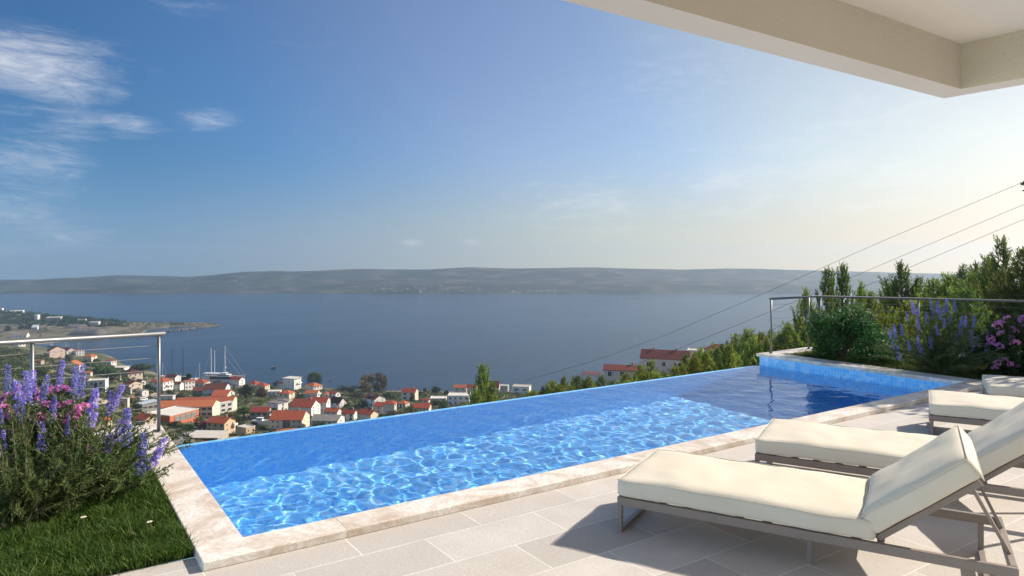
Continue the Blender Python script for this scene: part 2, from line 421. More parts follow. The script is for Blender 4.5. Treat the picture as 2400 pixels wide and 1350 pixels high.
def hit_land(u, v, lo=14.0, hi=1000.0):
    """the point of the hillside seen at column u, row v (nearest crossing)"""
    d = np.linspace(lo, hi, 4000); rx, ry, rz = pix_ray(u, v)
    g = EYE + rz * d - land_z(rx * d, ry * d)
    neg = np.nonzero(g < 0)[0]
    t = d[neg[0]] if len(neg) else hi
    return Vector((rx * t, ry * t, float(land_z(rx * t, ry * t))))
def land_at(u, d):
    k = (u - 1200) / F_PX; x = (FWD[0] + RGT[0] * k) * d; y = (FWD[1] + RGT[1] * k) * d
    return Vector((x, y, float(land_z(x, y))))

def m_ground(name, cols, scales):
    m = bpy.data.materials.new(name); m.use_nodes = True; t = NT(nt_new(m))
    co = t.n('ShaderNodeTexCoord').outputs['Object']
    a = t.noise(co, scales[0], 6, 0.6); b = t.noise(co, scales[1], 6, 0.65); c3 = t.noise(co, scales[2], 5, 0.6)
    c = t.mix(t.ramp(a, (0.42, 0.0), (0.58, 1.0)), cols[0], cols[1])
    c = t.mix(t.ramp(b, (0.45, 0.0), (0.6, 1.0)), c, cols[2])
    c = t.mix(t.ramp(c3, (0.5, 0.0), (0.64, 0.85)), c, cols[3])
    p = t.n('ShaderNodeBsdfPrincipled', ins={'Base Color': c, 'Roughness': 0.9, 'Specular IOR Level': 0.15})
    bp = t.n('ShaderNodeBump', ins={'Strength': 0.8, 'Distance': 1.0, 'Height': b}); t.link(bp.outputs[0], p.inputs['Normal'])
    t.link(p.outputs[0], t.n('ShaderNodeOutputMaterial').inputs[0])
    return m

def m_sea():
    m = bpy.data.materials.new("sea_water"); m.use_nodes = True; t = NT(nt_new(m))
    co = t.n('ShaderNodeTexCoord').outputs['Object']
    rot = t.n('ShaderNodeMapping', ins={0: co, 'Rotation': (0, 0, 0.5), 'Scale': (1.0, 0.45, 1.0)}).outputs[0]
    w1 = t.noise(rot, 0.16, 5, 0.7, 0.4); w2 = t.noise(rot, 0.6, 3, 0.6, 0.2)
    big = t.noise(t.n('ShaderNodeMapping', ins={0: co, 'Rotation': (0, 0, 0.6), 'Scale': (0.0012, 0.006, 1)}).outputs[0], 1.0, 6, 0.6, 0.5)
    c = t.mix(t.ramp(big, (0.4, 0.0), (0.62, 1.0)), (0.003, 0.019, 0.040), (0.007, 0.028, 0.055))
    p = t.n('ShaderNodeBsdfPrincipled', ins={'Base Color': c, 'Roughness': 0.2, 'IOR': 1.33, 'Specular IOR Level': 0.5})
    t.link(t.ramp(t.noise(t.n('ShaderNodeMapping', ins={0: co, 'Rotation': (0, 0, 0.75), 'Scale': (0.0016, 0.011, 1)}).outputs[0], 1.0, 7, 0.62, 0.8), (0.36, 0.10), (0.64, 0.20)), p.inputs['Roughness'])
    h = t.math('ADD', w1, t.math('MULTIPLY', w2, 0.35))
    bp = t.n('ShaderNodeBump', ins={'Strength': 1.0, 'Distance': 1.1, 'Height': h}); t.link(bp.outputs[0], p.inputs['Normal'])
    t.link(p.outputs[0], t.n('ShaderNodeOutputMaterial').inputs[0])
    return m

def grid_faces(n, m):
    i = np.arange((n - 1) * (m - 1)); a = (i // (m - 1)) * m + i % (m - 1)
    return np.stack([a, a + m, a + m + 1, a + 1], -1)

def build_land():
    us = np.concatenate([np.linspace(-700, 2700, 340)]); ds = np.concatenate([np.geomspace(11.5, 120, 60), np.linspace(124, 700, 150), np.linspace(710, 1000, 40)])
    gu, gd = np.meshgrid(us, ds, indexing='ij'); k = (gu - 1200) / F_PX
    X = (FWD[0] + RGT[0] * k) * gd; Y = (FWD[1] + RGT[1] * k) * gd
    V = np.stack([X, Y, land_z(X, Y)], -1).reshape(-1, 3)
    m = m_ground("hillside_ground", [(0.13, 0.115, 0.06), (0.06, 0.075, 0.026), (0.035, 0.052, 0.018), (0.27, 0.225, 0.15)], (0.02, 0.07, 0.03))
    o = link("hillside_ground", mesh_np("hillside_ground", V, grid_faces(len(us), len(ds)), m, smooth=True)); tag(o, kind='structure')
    # headland
    us = np.linspace(-700, 516, 260); fs = np.linspace(0, 1, 70)
    gu, gf = np.meshgrid(us, fs, indexing='ij'); X, Y = cape_xy(gu, gf); Z = cape_z(gu, gf)
    Z = Z + np.where((gf > .08) & (gf < .95), 0.5 * np.sin(X * .09) * np.sin(Y * .07), 0)
    V = np.stack([X, Y, Z], -1).reshape(-1, 3)
    m = m_ground("headland_ground", [(0.17, 0.14, 0.095), (0.06, 0.07, 0.03), (0.21, 0.175, 0.12), (0.045, 0.052, 0.035)], (0.016, 0.05, 0.024))
    o = link("headland_ground", mesh_np("headland_ground", V, grid_faces(len(us), len(fs)), m, smooth=True)); tag(o, kind='structure')
    # sea
    b = MB(); P = []
    for u, d in ((-5200, 250), (5200, 250), (5200, 2600), (-5200, 2600)):
        k = (u - 1200) / F_PX; P.append(((FWD[0] + RGT[0] * k) * d, (FWD[1] + RGT[1] * k) * d, SEA_Z))
    b.add(P, [(0, 1, 2, 3)]); o = b.build("sea", m_sea()); tag(o, kind='structure')
    # far island
    us = np.linspace(-1500, 3900, 640); ds = np.concatenate([[2120], np.linspace(2138, 3000, 66)])
    gu, gd = np.meshgrid(us, ds, indexing='ij'); k = (gu - 1200) / F_PX
    X = (FWD[0] + RGT[0] * k) * gd; Y = (FWD[1] + RGT[1] * k) * gd
    ridge_v = np.interp(gu, [-1500, -300, 0, 90, 270, 440, 570, 650, 690, 850, 1000, 1100, 1200, 1400, 1500, 1600, 1700, 1900, 2000, 2200, 2500, 3000, 3900],
                        [690, 664, 656, 655, 645, 648, 637, 635, 637, 630, 632, 626, 629, 627, 630, 632, 629, 633, 636, 641, 652, 668, 690])
    top = EYE - (ridge_v - HZ) / F_PX * 2860 - SEA_Z
    t = (gd - 2138) / (2860 - 2138)
    base = np.interp(t, [-.03, 0, .03, .2, .42, .6, .8, 1.0, 1.3, 1.45], [-.1, 0, .07, .28, .42, .50, .78, 1.0, .6, .0])
    fb = np.zeros_like(X); rs = np.random.RandomState(5)
    for q in range(5):
        s = 0.0045 * 1.9 ** q; n = 0
        for j in range(3):
            th = rs.rand() * 6.28; n = n + np.sin(s * (X * math.cos(th) + Y * math.sin(th)) * (1 + .3 * rs.rand()) + rs.rand() * 6.28)
        fb += (1 - np.abs(n) / 3) / 1.8 ** q
    fb = (fb - fb.mean()) / fb.std()
    Z = SEA_Z + top * base + fb * 6.5 * np.clip(t * 8, 0, 1) * np.clip(np.minimum(1.0, (1 - np.abs(t - .5)) * 1.6), .25, 1) * np.where(t > .85, .2, 1) * (t > 0)
    global ISLAND_Z
    def ISLAND_Z(x, y):
        d = x * FWD[0] + y * FWD[1]; u = 1200 + F_PX * (x * RGT[0] + y * RGT[1]) / d
        return float(Z[int(np.abs(us - u).argmin()), int(np.abs(ds - d).argmin())])
    V = np.stack([X, Y, Z], -1).reshape(-1, 3)
    m = m_ground("island_ground", [(0.058, 0.074, 0.072), (0.024, 0.038, 0.040), (0.032, 0.048, 0.047), (0.115, 0.115, 0.10)], (0.004, 0.03, 0.011))
    o = link("island_hills", mesh_np("island_hills", V, grid_faces(len(us), len(ds)), m, smooth=True)); tag(o, kind='structure')
build_land()

def build_haze():
    b = MB(); L = [(-5600, -60), (5600, -60), (5600, 3030), (-5600, 3030)]
    P = [(RGT[0] * r + FWD[0] * d, RGT[1] * r + FWD[1] * d) for r, d in L]
    vs = [(x, y, SEA_Z - 14) for x, y in P] + [(x, y, 40.0) for x, y in P]
    b.add(vs, [(3, 2, 1, 0), (4, 5, 6, 7), (0, 1, 5, 4), (1, 2, 6, 5), (2, 3, 7, 6), (3, 0, 4, 7)])
    m = bpy.data.materials.new("haze"); m.use_nodes = True; t = NT(nt_new(m))
    v = t.n('ShaderNodeVolumePrincipled', ins={'Color': (0.61, 0.765, 0.955, 1), 'Density': 0.00020, 'Anisotropy': 0.58})
    o = t.n('ShaderNodeOutputMaterial'); t.link(v.outputs[0], o.inputs['Volume'])
    h = b.build("haze", m); tag(h, kind='stuff')
build_haze()

# ---------------------------------------------------------------- roof, railings, loungers
M_STUCCO = mat("cream_stucco", (0.56, 0.51, 0.435), 0.9, bump=(34, 0.75, 0.012), spec=0.2, var=(1.2, (0.52, 0.47, 0.395), 0.6))
M_SOFFIT = mat("white_soffit", (0.79, 0.77, 0.745), 0.85, bump=(90, 0.12, 0.004), spec=0.2, var=(0.8, (0.72, 0.69, 0.65), 0.6))
M_STEEL = mat("brushed_steel", (0.22, 0.22, 0.225), 0.5, 0.85)
M_CABLE = mat("steel_cable", (0.20, 0.20, 0.20), 0.55, 0.3)
M_FRAME = mat("taupe_metal", (0.235, 0.195, 0.17), 0.45, 0.0, var=(6, (0.20, 0.165, 0.145), 0.5))
M_CUSH = mat("cream_canvas", (0.665, 0.615, 0.515), 0.9, spec=0.1, var=(2.5, (0.61, 0.555, 0.455), 0.8), bump=(260, 0.15, 0.002))
M_SOIL = mat("garden_soil", (0.075, 0.055, 0.035), 0.95, var=(9, (0.035, 0.04, 0.02), 0.9), bump=(25, 0.7, 0.02))
M_WALLB = mat("terrace_wall_render", (0.55, 0.50, 0.43), 0.9, bump=(40, 0.3, 0.01))

def build_roof():
    rf = empty("porch_roof", (-1.5, -1.8, 2.8), label="cream stucco porch roof with a deep edge beam over the sun terrace", cat="roof")
    off = (1.5, 1.8, -2.8)
    YO, YI, XO, XI, ZB, ZC = 2.40, 2.20, 5.29, 5.085, 2.80, 3.10
    b = MB()
    # underside strip, inner faces, outer faces
    b.add([(-9, YO, ZB), (XO, YO, ZB), (XI, YI, ZB), (-9, YI, ZB)], [(0, 1, 2, 3)], 1)
    b.add([(XO, YO, ZB), (XO, -6, ZB), (XI, -6, ZB), (XI, YI, ZB)], [(0, 1, 2, 3)], 1)
    b.add([(-9, YI, ZB), (XI, YI, ZB), (XI, YI, ZC), (-9, YI, ZC)], [(0, 1, 2, 3)])
    b.add([(XI, YI, ZB), (XI, -6, ZB), (XI, -6, ZC), (XI, YI, ZC)], [(0, 1, 2, 3)])
    b.add([(-9, YO, ZB), (XO, YO, ZB), (XO, YO, 3.45), (-9, YO, 3.45)], [(3, 2, 1, 0)])
    b.add([(XO, YO, ZB), (XO, -6, ZB), (XO, -6, 3.45), (XO, YO, 3.45)], [(3, 2, 1, 0)])
    o = b.build("edge_beam", [M_STUCCO, M_SOFFIT], rf); o.location = off
    b = MB(); b.box(-9, XI - .0, -6, YI - .0, ZC, ZC + 0.02); o = b.build("ceiling", M_SOFFIT, rf); o.location = off
    b = MB(); b.add([(-9, -6, 3.45), (XO, -6, 3.45), (XO, YO, 3.45), (-9, YO, 3.45)], [(0, 1, 2, 3)]); o = b.build("roof_deck", M_STUCCO, rf); o.location = off
build_roof()

def railing(name, label, runs, posts, z0=0.05, ztop=0.96, cable_end=None):
    """runs: polyline of the top rail; posts: list of (x, y)"""
    x0, y0 = runs[0]
    r = empty(name, (x0, y0, z0), label=label, cat="railing")
    off = (-x0, -y0, -z0)
    b = MB(); b.tube([(x, y, ztop) for x, y in runs], 0.0195, 14); o = b.build("handrail", M_STEEL, r, True); o.location = off
    for (x, y) in posts:
        b = MB(); b.tube([(x, y, z0 - 0.002), (x, y, ztop - 0.012)], 0.0155, 12); b.tube([(x, y, z0), (x, y, z0 + 0.008)], 0.032, 14)
        o = b.build("post", M_STEEL, r, True); o.location = off
    for k in range(7):
        z = z0 + 0.115 * (k + 1)
        b = MB(); b.tube([(x, y, z) for x, y in (runs if cable_end is None else runs[:-1] + [cable_end])], 0.0022, 5); o = b.build("cable", M_CABLE, r, True); o.location = off

railing("steel_railing", "brushed steel cable railing on the low wall behind the flowering bushes above the town",
        [(-5.9, 7.28), (1.0, 7.28)], [(0.944 - 0.975 * k, 7.28) for k in range(8)], cable_end=(0.944, 7.28))
railing("steel_railing", "brushed steel cable railing turning a corner above the raised end of the pool",
        [(10.16, 7.33), (11.47, 7.33), (13.02, 4.70), (14.6, 2.02)], [(10.188, 7.33), (11.25, 7.33), (11.50, 7.27), (12.27, 5.97), (13.25, 4.31), (14.2, 2.70)])

def build_garden_walls():
    b = MB()
    b.box(-6.2, POOL_X0 - 0.262 - 0.002, 7.13, 7.64, 0.0, 0.048)
    o = b.build("wall_coping", M_MARB); bevel(o, 0.006, 2)
    tag(o, "cream marble coping of the low wall under the railing beside the purple flowers", "wall coping")
    b = MB(); b.box(-6.2, POOL_X0 - 0.01, 7.18, 7.60, -3.2, -0.002); o = b.build("retaining_wall", M_WALLB)
    tag(o, "rendered retaining wall carrying the marble coping at the terrace edge", "retaining wall")
    # coping that follows the second railing
    pts = [(POOL_X1 + 0.33, 7.33), (11.47, 7.33), (13.02, 4.70), (14.6, 2.02)]
    b = MB()
    for (a, c) in zip(pts[:-1], pts[1:]):
        b.bar((a[0], a[1], 0.022), (c[0], c[1], 0.022), 0.30, 0.046)
    o = b.build("garden_edging", M_MARB); tag(o, "cream stone edging under the corner railing behind the round green shrub", "edging")
    # beds
    b = MB(); b.add([(-6.2, 4.27, 0.004), (POOL_X0 - .262, 4.27, 0.004), (POOL_X0 - .262, 7.16, 0.004), (-6.2, 7.16, 0.004)], [(0, 1, 2, 3)])
    o = b.build("lawn_soil", M_SOIL); tag(o, kind='structure')
    b = MB(); b.add([(POOL_X1 + .30, -6, 0.004), (17, -6, 0.004), (14.7, 2.02, 0.004), (13.02, 4.75, 0.004), (11.47, 7.33, 0.004), (POOL_X1 + .30, 7.33, 0.004)], [(0, 1, 2, 3, 4, 5)])
    o = b.build("garden_soil", M_SOIL); tag(o, kind='structure')
    b = MB(); pts2 = [(POOL_X1 + .27, 7.42), (11.5, 7.42), (13.1, 4.75), (14.75, 2.02), (17, -6)]
    for (a, c) in zip(pts2[:-1], pts2[1:]):
        b.add([(a[0], a[1], 0), (c[0], c[1], 0), (c[0], c[1], -3), (a[0], a[1], -3)], [(0, 1, 2, 3)])
    o = b.build("garden_retaining_wall", M_WALLB); tag(o, "rendered retaining wall below the corner railing of the garden", "retaining wall")
build_garden_walls()

def round_box(L, Wd, T, r, n=(40, 18, 8), puff=0.014, seed=0, wav=0.006):
    """a soft cushion: rounded box with slightly wavy faces, length on x, width on y"""
    V, Fc = [], []; idx = {}
    def vert(i, j, k):
        if (i, j, k) in idx: return idx[(i, j, k)]
        p = np.array([i / n[0] * L, j / n[1] * Wd, k / n[2] * T]); c = np.clip(p, r, [L - r, Wd - r, T - r]); d = p - c; ln = np.linalg.norm(d)
        q = c + (d / ln * r if ln > 1e-9 else d)
        a, b = i / n[0], j / n[1]
        if k == n[2]: q[2] += puff * (1 - (2 * a - 1) ** 4) * (1 - (2 * b - 1) ** 4)
        w = mnoise.noise((q[0] * 3.1 + seed, q[1] * 3.1, q[2] * 3)) * wav; w2 = mnoise.noise((q[0] * 7 + seed, q[1] * 7 + 3, q[2] * 7)) * wav * .5
        q[2] += (w + w2) * (1 if k > 0 else .3)
        if j in (0, n[1]): q[1] += (mnoise.noise((q[0] * 5 + seed + 9, q[2] * 6, 0)) * wav * .9) * (1 if j else 1)
        idx[(i, j, k)] = len(V); V.append(tuple(q)); return idx[(i, j, k)]
    for k in (0, n[2]):
        for i in range(n[0]):
            for j in range(n[1]):
                f = [vert(i, j, k), vert(i + 1, j, k), vert(i + 1, j + 1, k), vert(i, j + 1, k)]; Fc.append(f if k else f[::-1])
    for j in (0, n[1]):
        for i in range(n[0]):
            for k in range(n[2]):
                f = [vert(i, j, k), vert(i + 1, j, k), vert(i + 1, j, k + 1), vert(i, j, k + 1)]; Fc.append(f if j == 0 else f[::-1])
    for i in (0, n[0]):
        for j in range(n[1]):
            for k in range(n[2]):
                f = [vert(i, j, k), vert(i, j + 1, k), vert(i, j + 1, k + 1), vert(i, j, k + 1)]; Fc.append(f[::-1] if i == 0 else f)
    return V, Fc

def piping(cushion, V, L, Wd, T):
    """corded seam along the cushion's upper edge"""
    A = np.array(V); pts = []
    for (x0, y0, x1, y1, n) in ((0, 0, L, 0, 26), (L, 0, L, Wd, 14), (L, Wd, 0, Wd, 26), (0, Wd, 0, 0, 14)):
        for k in range(n):
            t = k / n; q = np.array([x0 + (x1 - x0) * t, y0 + (y1 - y0) * t, T]); i = int(((A - q) ** 2).sum(1).argmin()); pts.append(A[i] * .6 + q * .4)
    pts.append(pts[0]); b = MB(); b.tube(pts, 0.003, 6); b.build("piping", M_CUSH, cushion, True)

LW, LL, HG = 0.77, 2.01, 1.43          # lounger width, length, hinge
BA = R(39)                             # backrest angle
def make_lounger(label):
    r = empty("sun_lounger", label=label, cat="sun lounger", group="sun loungers along the pool")
    z0, z1 = 0.168, 0.218; zc = (z0 + z1) / 2; hh = z1 - z0
    b = MB()
    for y in (0.016, LW - 0.016): b.bar((0, y, zc), (LL, y, zc), 0.032, hh)
    for x in (0.016, HG, LL - 0.016): b.bar((x, 0.0321, zc + .001), (x, LW - 0.0321, zc + .001), 0.032, hh)
    for k in range(9): b.bar((0.12 + k * .15, 0.033, z1 - .012), (0.12 + k * .14, LW - .033, z1 - .012), 0.05, 0.012)
    o = b.build("frame", M_FRAME, r); bevel(o, 0.003, 1)
    def legs(x, w=0.028):
        for y in (0.016, LW - 0.016):
            b = MB(); b.bar((x, y, 0.0), (x, y, z0 - .0005), w, w, up=(1, 0, 0)); o = b.build("leg", M_FRAME, r); bevel(o, 0.002, 1)
        b = MB(); b.bar((x, 0.031, 0.0135), (x, LW - 0.031, 0.0135), w, 0.026); b.build("floor_bar", M_FRAME, r)
    legs(0.016); legs(LL - 0.10)
    for y in (0.12, LW - 0.12):
        b = MB(); b.bar((1.08, y, 0.0), (1.08, y, z0 + .02), 0.026, 0.026, up=(1, 0, 0)); b.build("middle_leg", M_FRAME, r)
    # backrest frame
    ca, sa = math.cos(BA), math.sin(BA); BL = 0.57
    hx, hz = HG - 0.01, z1 + 0.004
    tx, tz = hx + BL * ca, hz + BL * sa
    b = MB(); up = (-sa, 0, ca)
    for y in (0.05, LW - 0.05): b.bar((hx, y, hz + .012), (tx, y, tz + .012), 0.028, 0.030, up=up)
    for q in (0.0, .2, .4, .6, .8, 1.0):
        b.bar((hx + BL * ca * q, 0.0641, hz + .012 + BL * sa * q), (hx + BL * ca * q, LW - 0.0641, hz + .012 + BL * sa * q), 0.03, 0.022, up=up)
    b.build("backrest_frame", M_FRAME, r)
    for y, ye in ((0.075, 0.20), (LW - 0.075, LW - 0.20)):
        b = MB(); b.bar((tx - .03, y, tz - .035), (LL - 0.02, ye, z1 + .002), 0.026, 0.016, up=(1, 0, 0.3)); b.build("strut", M_FRAME, r)
    # cushions
    V, Fc = round_box(HG - 0.015, LW + 0.004, 0.108, 0.026, seed=1, wav=.012)
    c = MB(); c.add(V, Fc); o = c.build("seat_cushion", M_CUSH, r, True); o.location = (-0.004, -0.002, z1 + .002); piping(o, V, HG - 0.015, LW + 0.004, 0.108)
    V, Fc = round_box(BL + 0.03, LW + 0.004, 0.115, 0.026, n=(22, 18, 8), seed=5, wav=.012)
    c = MB(); c.add(V, Fc); o = c.build("back_cushion", M_CUSH, r, True)
    o.location = (hx + 0.008 - sa * .028, -0.002, hz + 0.030); o.rotation_euler = (0, -BA, 0); piping(o, V, BL + 0.03, LW + 0.004, 0.115)
    return r

def copy_tree(o, parent=None):
    c = o.copy(); COL.objects.link(c)
    if parent is not None: c.parent = parent; c.matrix_parent_inverse = o.matrix_parent_inverse.copy()
    for ch in o.children: copy_tree(ch, c)
    return c

lg = make_lounger("cream cushioned sun lounger nearest the camera, its raised back seen from the side")
LROT = R(-63.9)
SPOTS = [((2.947, 3.212), None),
         ((4.440, 3.335), "cream cushioned sun lounger second in the row, partly behind the nearest one"),
         ((6.83, 3.22), "cream cushioned sun lounger third in the row, dappled by leaf shadow"),
         ((8.30, 3.33), "shaded cream sun lounger farthest in the row, beside the garden grass")]
for (x, y), lb in SPOTS:
    o = lg if lb is None else copy_tree(lg)
    if lb: o["label"] = lb
    o.location = (x, y, 0); o.rotation_euler = (0, 0, LROT)

# ---------------------------------------------------------------- town
def m_roof(name, c1, c2):
    m = bpy.data.materials.new(name); m.use_nodes = True; t = NT(nt_new(m))
    co = t.n('ShaderNodeTexCoord').outputs['Object']
    n = t.noise(co, 0.9, 5, 0.7); n2 = t.noise(co, 6.0, 3, 0.6)
    c = t.mix(t.ramp(n, (0.38, 0.0), (0.66, 1.0)), c1, c2)
    c = t.mix(t.ramp(n2, (0.4, 0.0), (0.62, 0.35)), c, tuple(x * .6 for x in c1))
    info = t.n('ShaderNodeObjectInfo').outputs['Random']
    c = t.n('ShaderNodeHueSaturation', ins={'Color': c, 'Hue': t.math('ADD', t.math('MULTIPLY', info, 0.02), 0.49), 'Value': t.math('ADD', t.math('MULTIPLY', info, 0.5), 0.78)}).outputs[0]
    wv = t.n('ShaderNodeTexWave', wave_type='BANDS', bands_direction='X', ins={'Vector': co, 'Scale': 1.6, 'Distortion': 0.0})
    p = t.n('ShaderNodeBsdfPrincipled', ins={'Base Color': c, 'Roughness': 0.85, 'Specular IOR Level': 0.2})
    b = t.n('ShaderNodeBump', ins={'Strength': 0.5, 'Distance': 0.05, 'Height': wv.outputs[0]}); t.link(b.outputs[0], p.inputs['Normal'])
    t.link(p.outputs[0], t.n('ShaderNodeOutputMaterial').inputs[0]); return m
ROOFS = {'m': m_roof("dark_red_roof_tile", (0.20, 0.05, 0.04), (0.14, 0.042, 0.036)), 'o': m_roof("orange_roof_tile", (0.44, 0.125, 0.058), (0.34, 0.095, 0.045)), 'r': m_roof("red_roof_tile", (0.34, 0.065, 0.035), (0.25, 0.055, 0.035)),
         'd': m_roof("maroon_roof_tile", (0.13, 0.035, 0.025), (0.075, 0.028, 0.022)), 'g': m_roof("grey_roof_sheet", (0.24, 0.22, 0.20), (0.15, 0.14, 0.13)),
         'w': m_roof("pale_concrete_roof", (0.60, 0.56, 0.51), (0.48, 0.44, 0.39)), 'e': m_roof("pale_blue_roof_sheet", (0.46, 0.52, 0.56), (0.36, 0.41, 0.45))}
def m_wall(n, c, c2): return mat(n, c, 0.9, spec=0.2, var=(0.35, c2, 0.8))
WALLS = {'w': m_wall("white_render", (0.80, 0.775, 0.735), (0.68, 0.64, 0.585)), 'c': m_wall("cream_render", (0.74, 0.64, 0.51), (0.64, 0.54, 0.41)), 'p': m_wall("pink_render", (0.66, 0.50, 0.43), (0.57, 0.42, 0.36)),
         'b': m_wall("tan_render", (0.66, 0.49, 0.32), (0.58, 0.41, 0.26)), 's': m_wall("stone_wall", (0.46, 0.41, 0.345), (0.34, 0.30, 0.25)), 'o': m_wall("orange_render", (0.66, 0.19, 0.105), (0.58, 0.155, 0.085)),
         'l': m_wall("pale_blue_render", (0.62, 0.66, 0.70), (0.52, 0.56, 0.60)), 'g': m_wall("grey_render", (0.42, 0.40, 0.38), (0.32, 0.30, 0.28))}
M_GLASS = mat("dark_window_glass", (0.02, 0.024, 0.03), 0.12, spec=0.6)
M_WFRAME = mat("window_surround", (0.66, 0.62, 0.56), 0.7)
M_DOOR = mat("brown_door", (0.10, 0.06, 0.04), 0.6)
M_BRICK = mat("chimney_brick", (0.42, 0.28, 0.21), 0.9, var=(3, (0.30, 0.2, .16), .8))

def window_mesh(name, w, h, bars=1, fr=0.07, dep=0.06):
    b = MB(); b.box(-w / 2, w / 2, -0.025, 0.0, -h / 2, h / 2, 0)
    b.box(-w / 2 - fr, -w / 2, -dep, 0, -h / 2 - fr, h / 2 + fr, 1); b.box(w / 2, w / 2 + fr, -dep, 0, -h / 2 - fr, h / 2 + fr, 1)
    b.box(-w / 2, w / 2, -dep, 0, h / 2, h / 2 + fr, 1); b.box(-w / 2, w / 2, -dep - .05, 0, -h / 2 - fr, -h / 2, 1)
    for k in range(bars):
        x = -w / 2 + w * (k + 1) / (bars + 1); b.box(x - .025, x + .025, -0.045, -0.0251, -h / 2, h / 2, 1)
    return b.mesh(name, [M_GLASS, M_WFRAME])
WIN = {'n': window_mesh("window", 1.0, 1.3), 'w': window_mesh("wide_window", 2.2, 1.3, 3), 's': window_mesh("small_window", 0.65, 0.7, 0), 't': window_mesh("tall_window", 1.3, 2.3, 1), 'x': window_mesh("band_window", 3.4, 1.6, 4)}
WINH = {'n': 1.3, 'w': 1.3, 's': .7, 't': 2.3, 'x': 1.6}; WINW = {'n': 1.0, 'w': 2.2, 's': .65, 't': 1.3, 'x': 3.4}
DOORM = (lambda b: (b.box(-.5, .5, -.05, 0, 0, 2.1), b.mesh("door", M_DOOR))[1])(MB())

HOUSES = []      # (u, v, phrase) of every building, for naming what stands beside it

def roof_mesh(kind, L, D, h, pitch, o=0.35):
    b = MB(); t = 0.16
    if kind == 'flat':
        b.box(-L - .12, .12, -.12, D + .12, h, h + .14)
        for (x0, x1, y0, y1) in ((-L - .12, .12, -.12, .1), (-L - .12, .12, D - .1, D + .12), (-L - .12, -L + .1, .1, D - .1), (-.1, .12, .1, D - .1)):
            b.box(x0, x1, y0, y1, h + .14, h + .42)
        return b
    if kind == 'slab':                      # thin projecting roof plate
        b.box(-L - .7, .7, -.7, D + .7, h, h + .28); return b
    if kind == 'shed':
        z0, z1 = h - o * pitch, h + (D + o) * pitch
        P = [(-o, z0), (D + o, z1), (D + o, z1 + t), (-o, z0 + t)]
        vs = [(x, y, z) for x in (-L - o, o) for y, z in P]
        b.add(vs, [(3, 2, 1, 0), (4, 5, 6, 7), (0, 1, 5, 4), (1, 2, 6, 5), (2, 3, 7, 6), (3, 0, 4, 7)]); return b
    if kind == 'gable' or kind == 'cross':
        if kind == 'gable': A, Bm, sw = D, L, False
        else: A, Bm, sw = L, D, True
        zr = h + pitch * A / 2; ze = h - o * pitch
        P = [(-o, ze), (A / 2, zr), (A + o, ze), (A + o, ze + t), (A / 2, zr + t), (-o, ze + t)]
        vs = []
        for e in (-o, Bm + o):
            for a, z in P: vs.append((-(Bm - e) if not sw else -(A - a), a if not sw else e, z))
        fs = [(0, 1, 4, 5), (1, 2, 3, 4), (6, 7, 10, 11)[::-1], (7, 8, 9, 10)[::-1], (0, 6, 7, 1), (1, 7, 8, 2), (5, 4, 10, 11), (4, 3, 9, 10), (0, 5, 11, 6), (2, 8, 9, 3)]
        b.add(vs, fs); return b
    # hip
    ze = h - o * pitch; S = min(L, D) / 2
    zr = h + pitch * S
    x0, x1, y0, y1 = -L - o, o, -o, D + o
    if L >= D: r = [(x0 + S + o, D / 2), (x1 - S - o, D / 2)]
    else: r = [(-L / 2, y0 + S + o), (-L / 2, y1 - S - o)]
    vs = [(x0, y0, ze), (x1, y0, ze), (x1, y1, ze), (x0, y1, ze), (x0, y0, ze + .14), (x1, y0, ze + .14), (x1, y1, ze + .14), (x0, y1, ze + .14), (*r[0], zr + .14), (*r[1], zr + .14)]
    fs = [(3, 2, 1, 0), (0, 1, 5, 4), (1, 2, 6, 5), (2, 3, 7, 6), (3, 0, 4, 7)]
    fs += [(4, 5, 9, 8), (5, 6, 9), (6, 7, 8, 9), (7, 4, 8)] if L >= D else [(4, 5, 8), (5, 6, 9, 8), (6, 7, 9), (7, 4, 8, 9)]
    b.add(vs, fs); return b

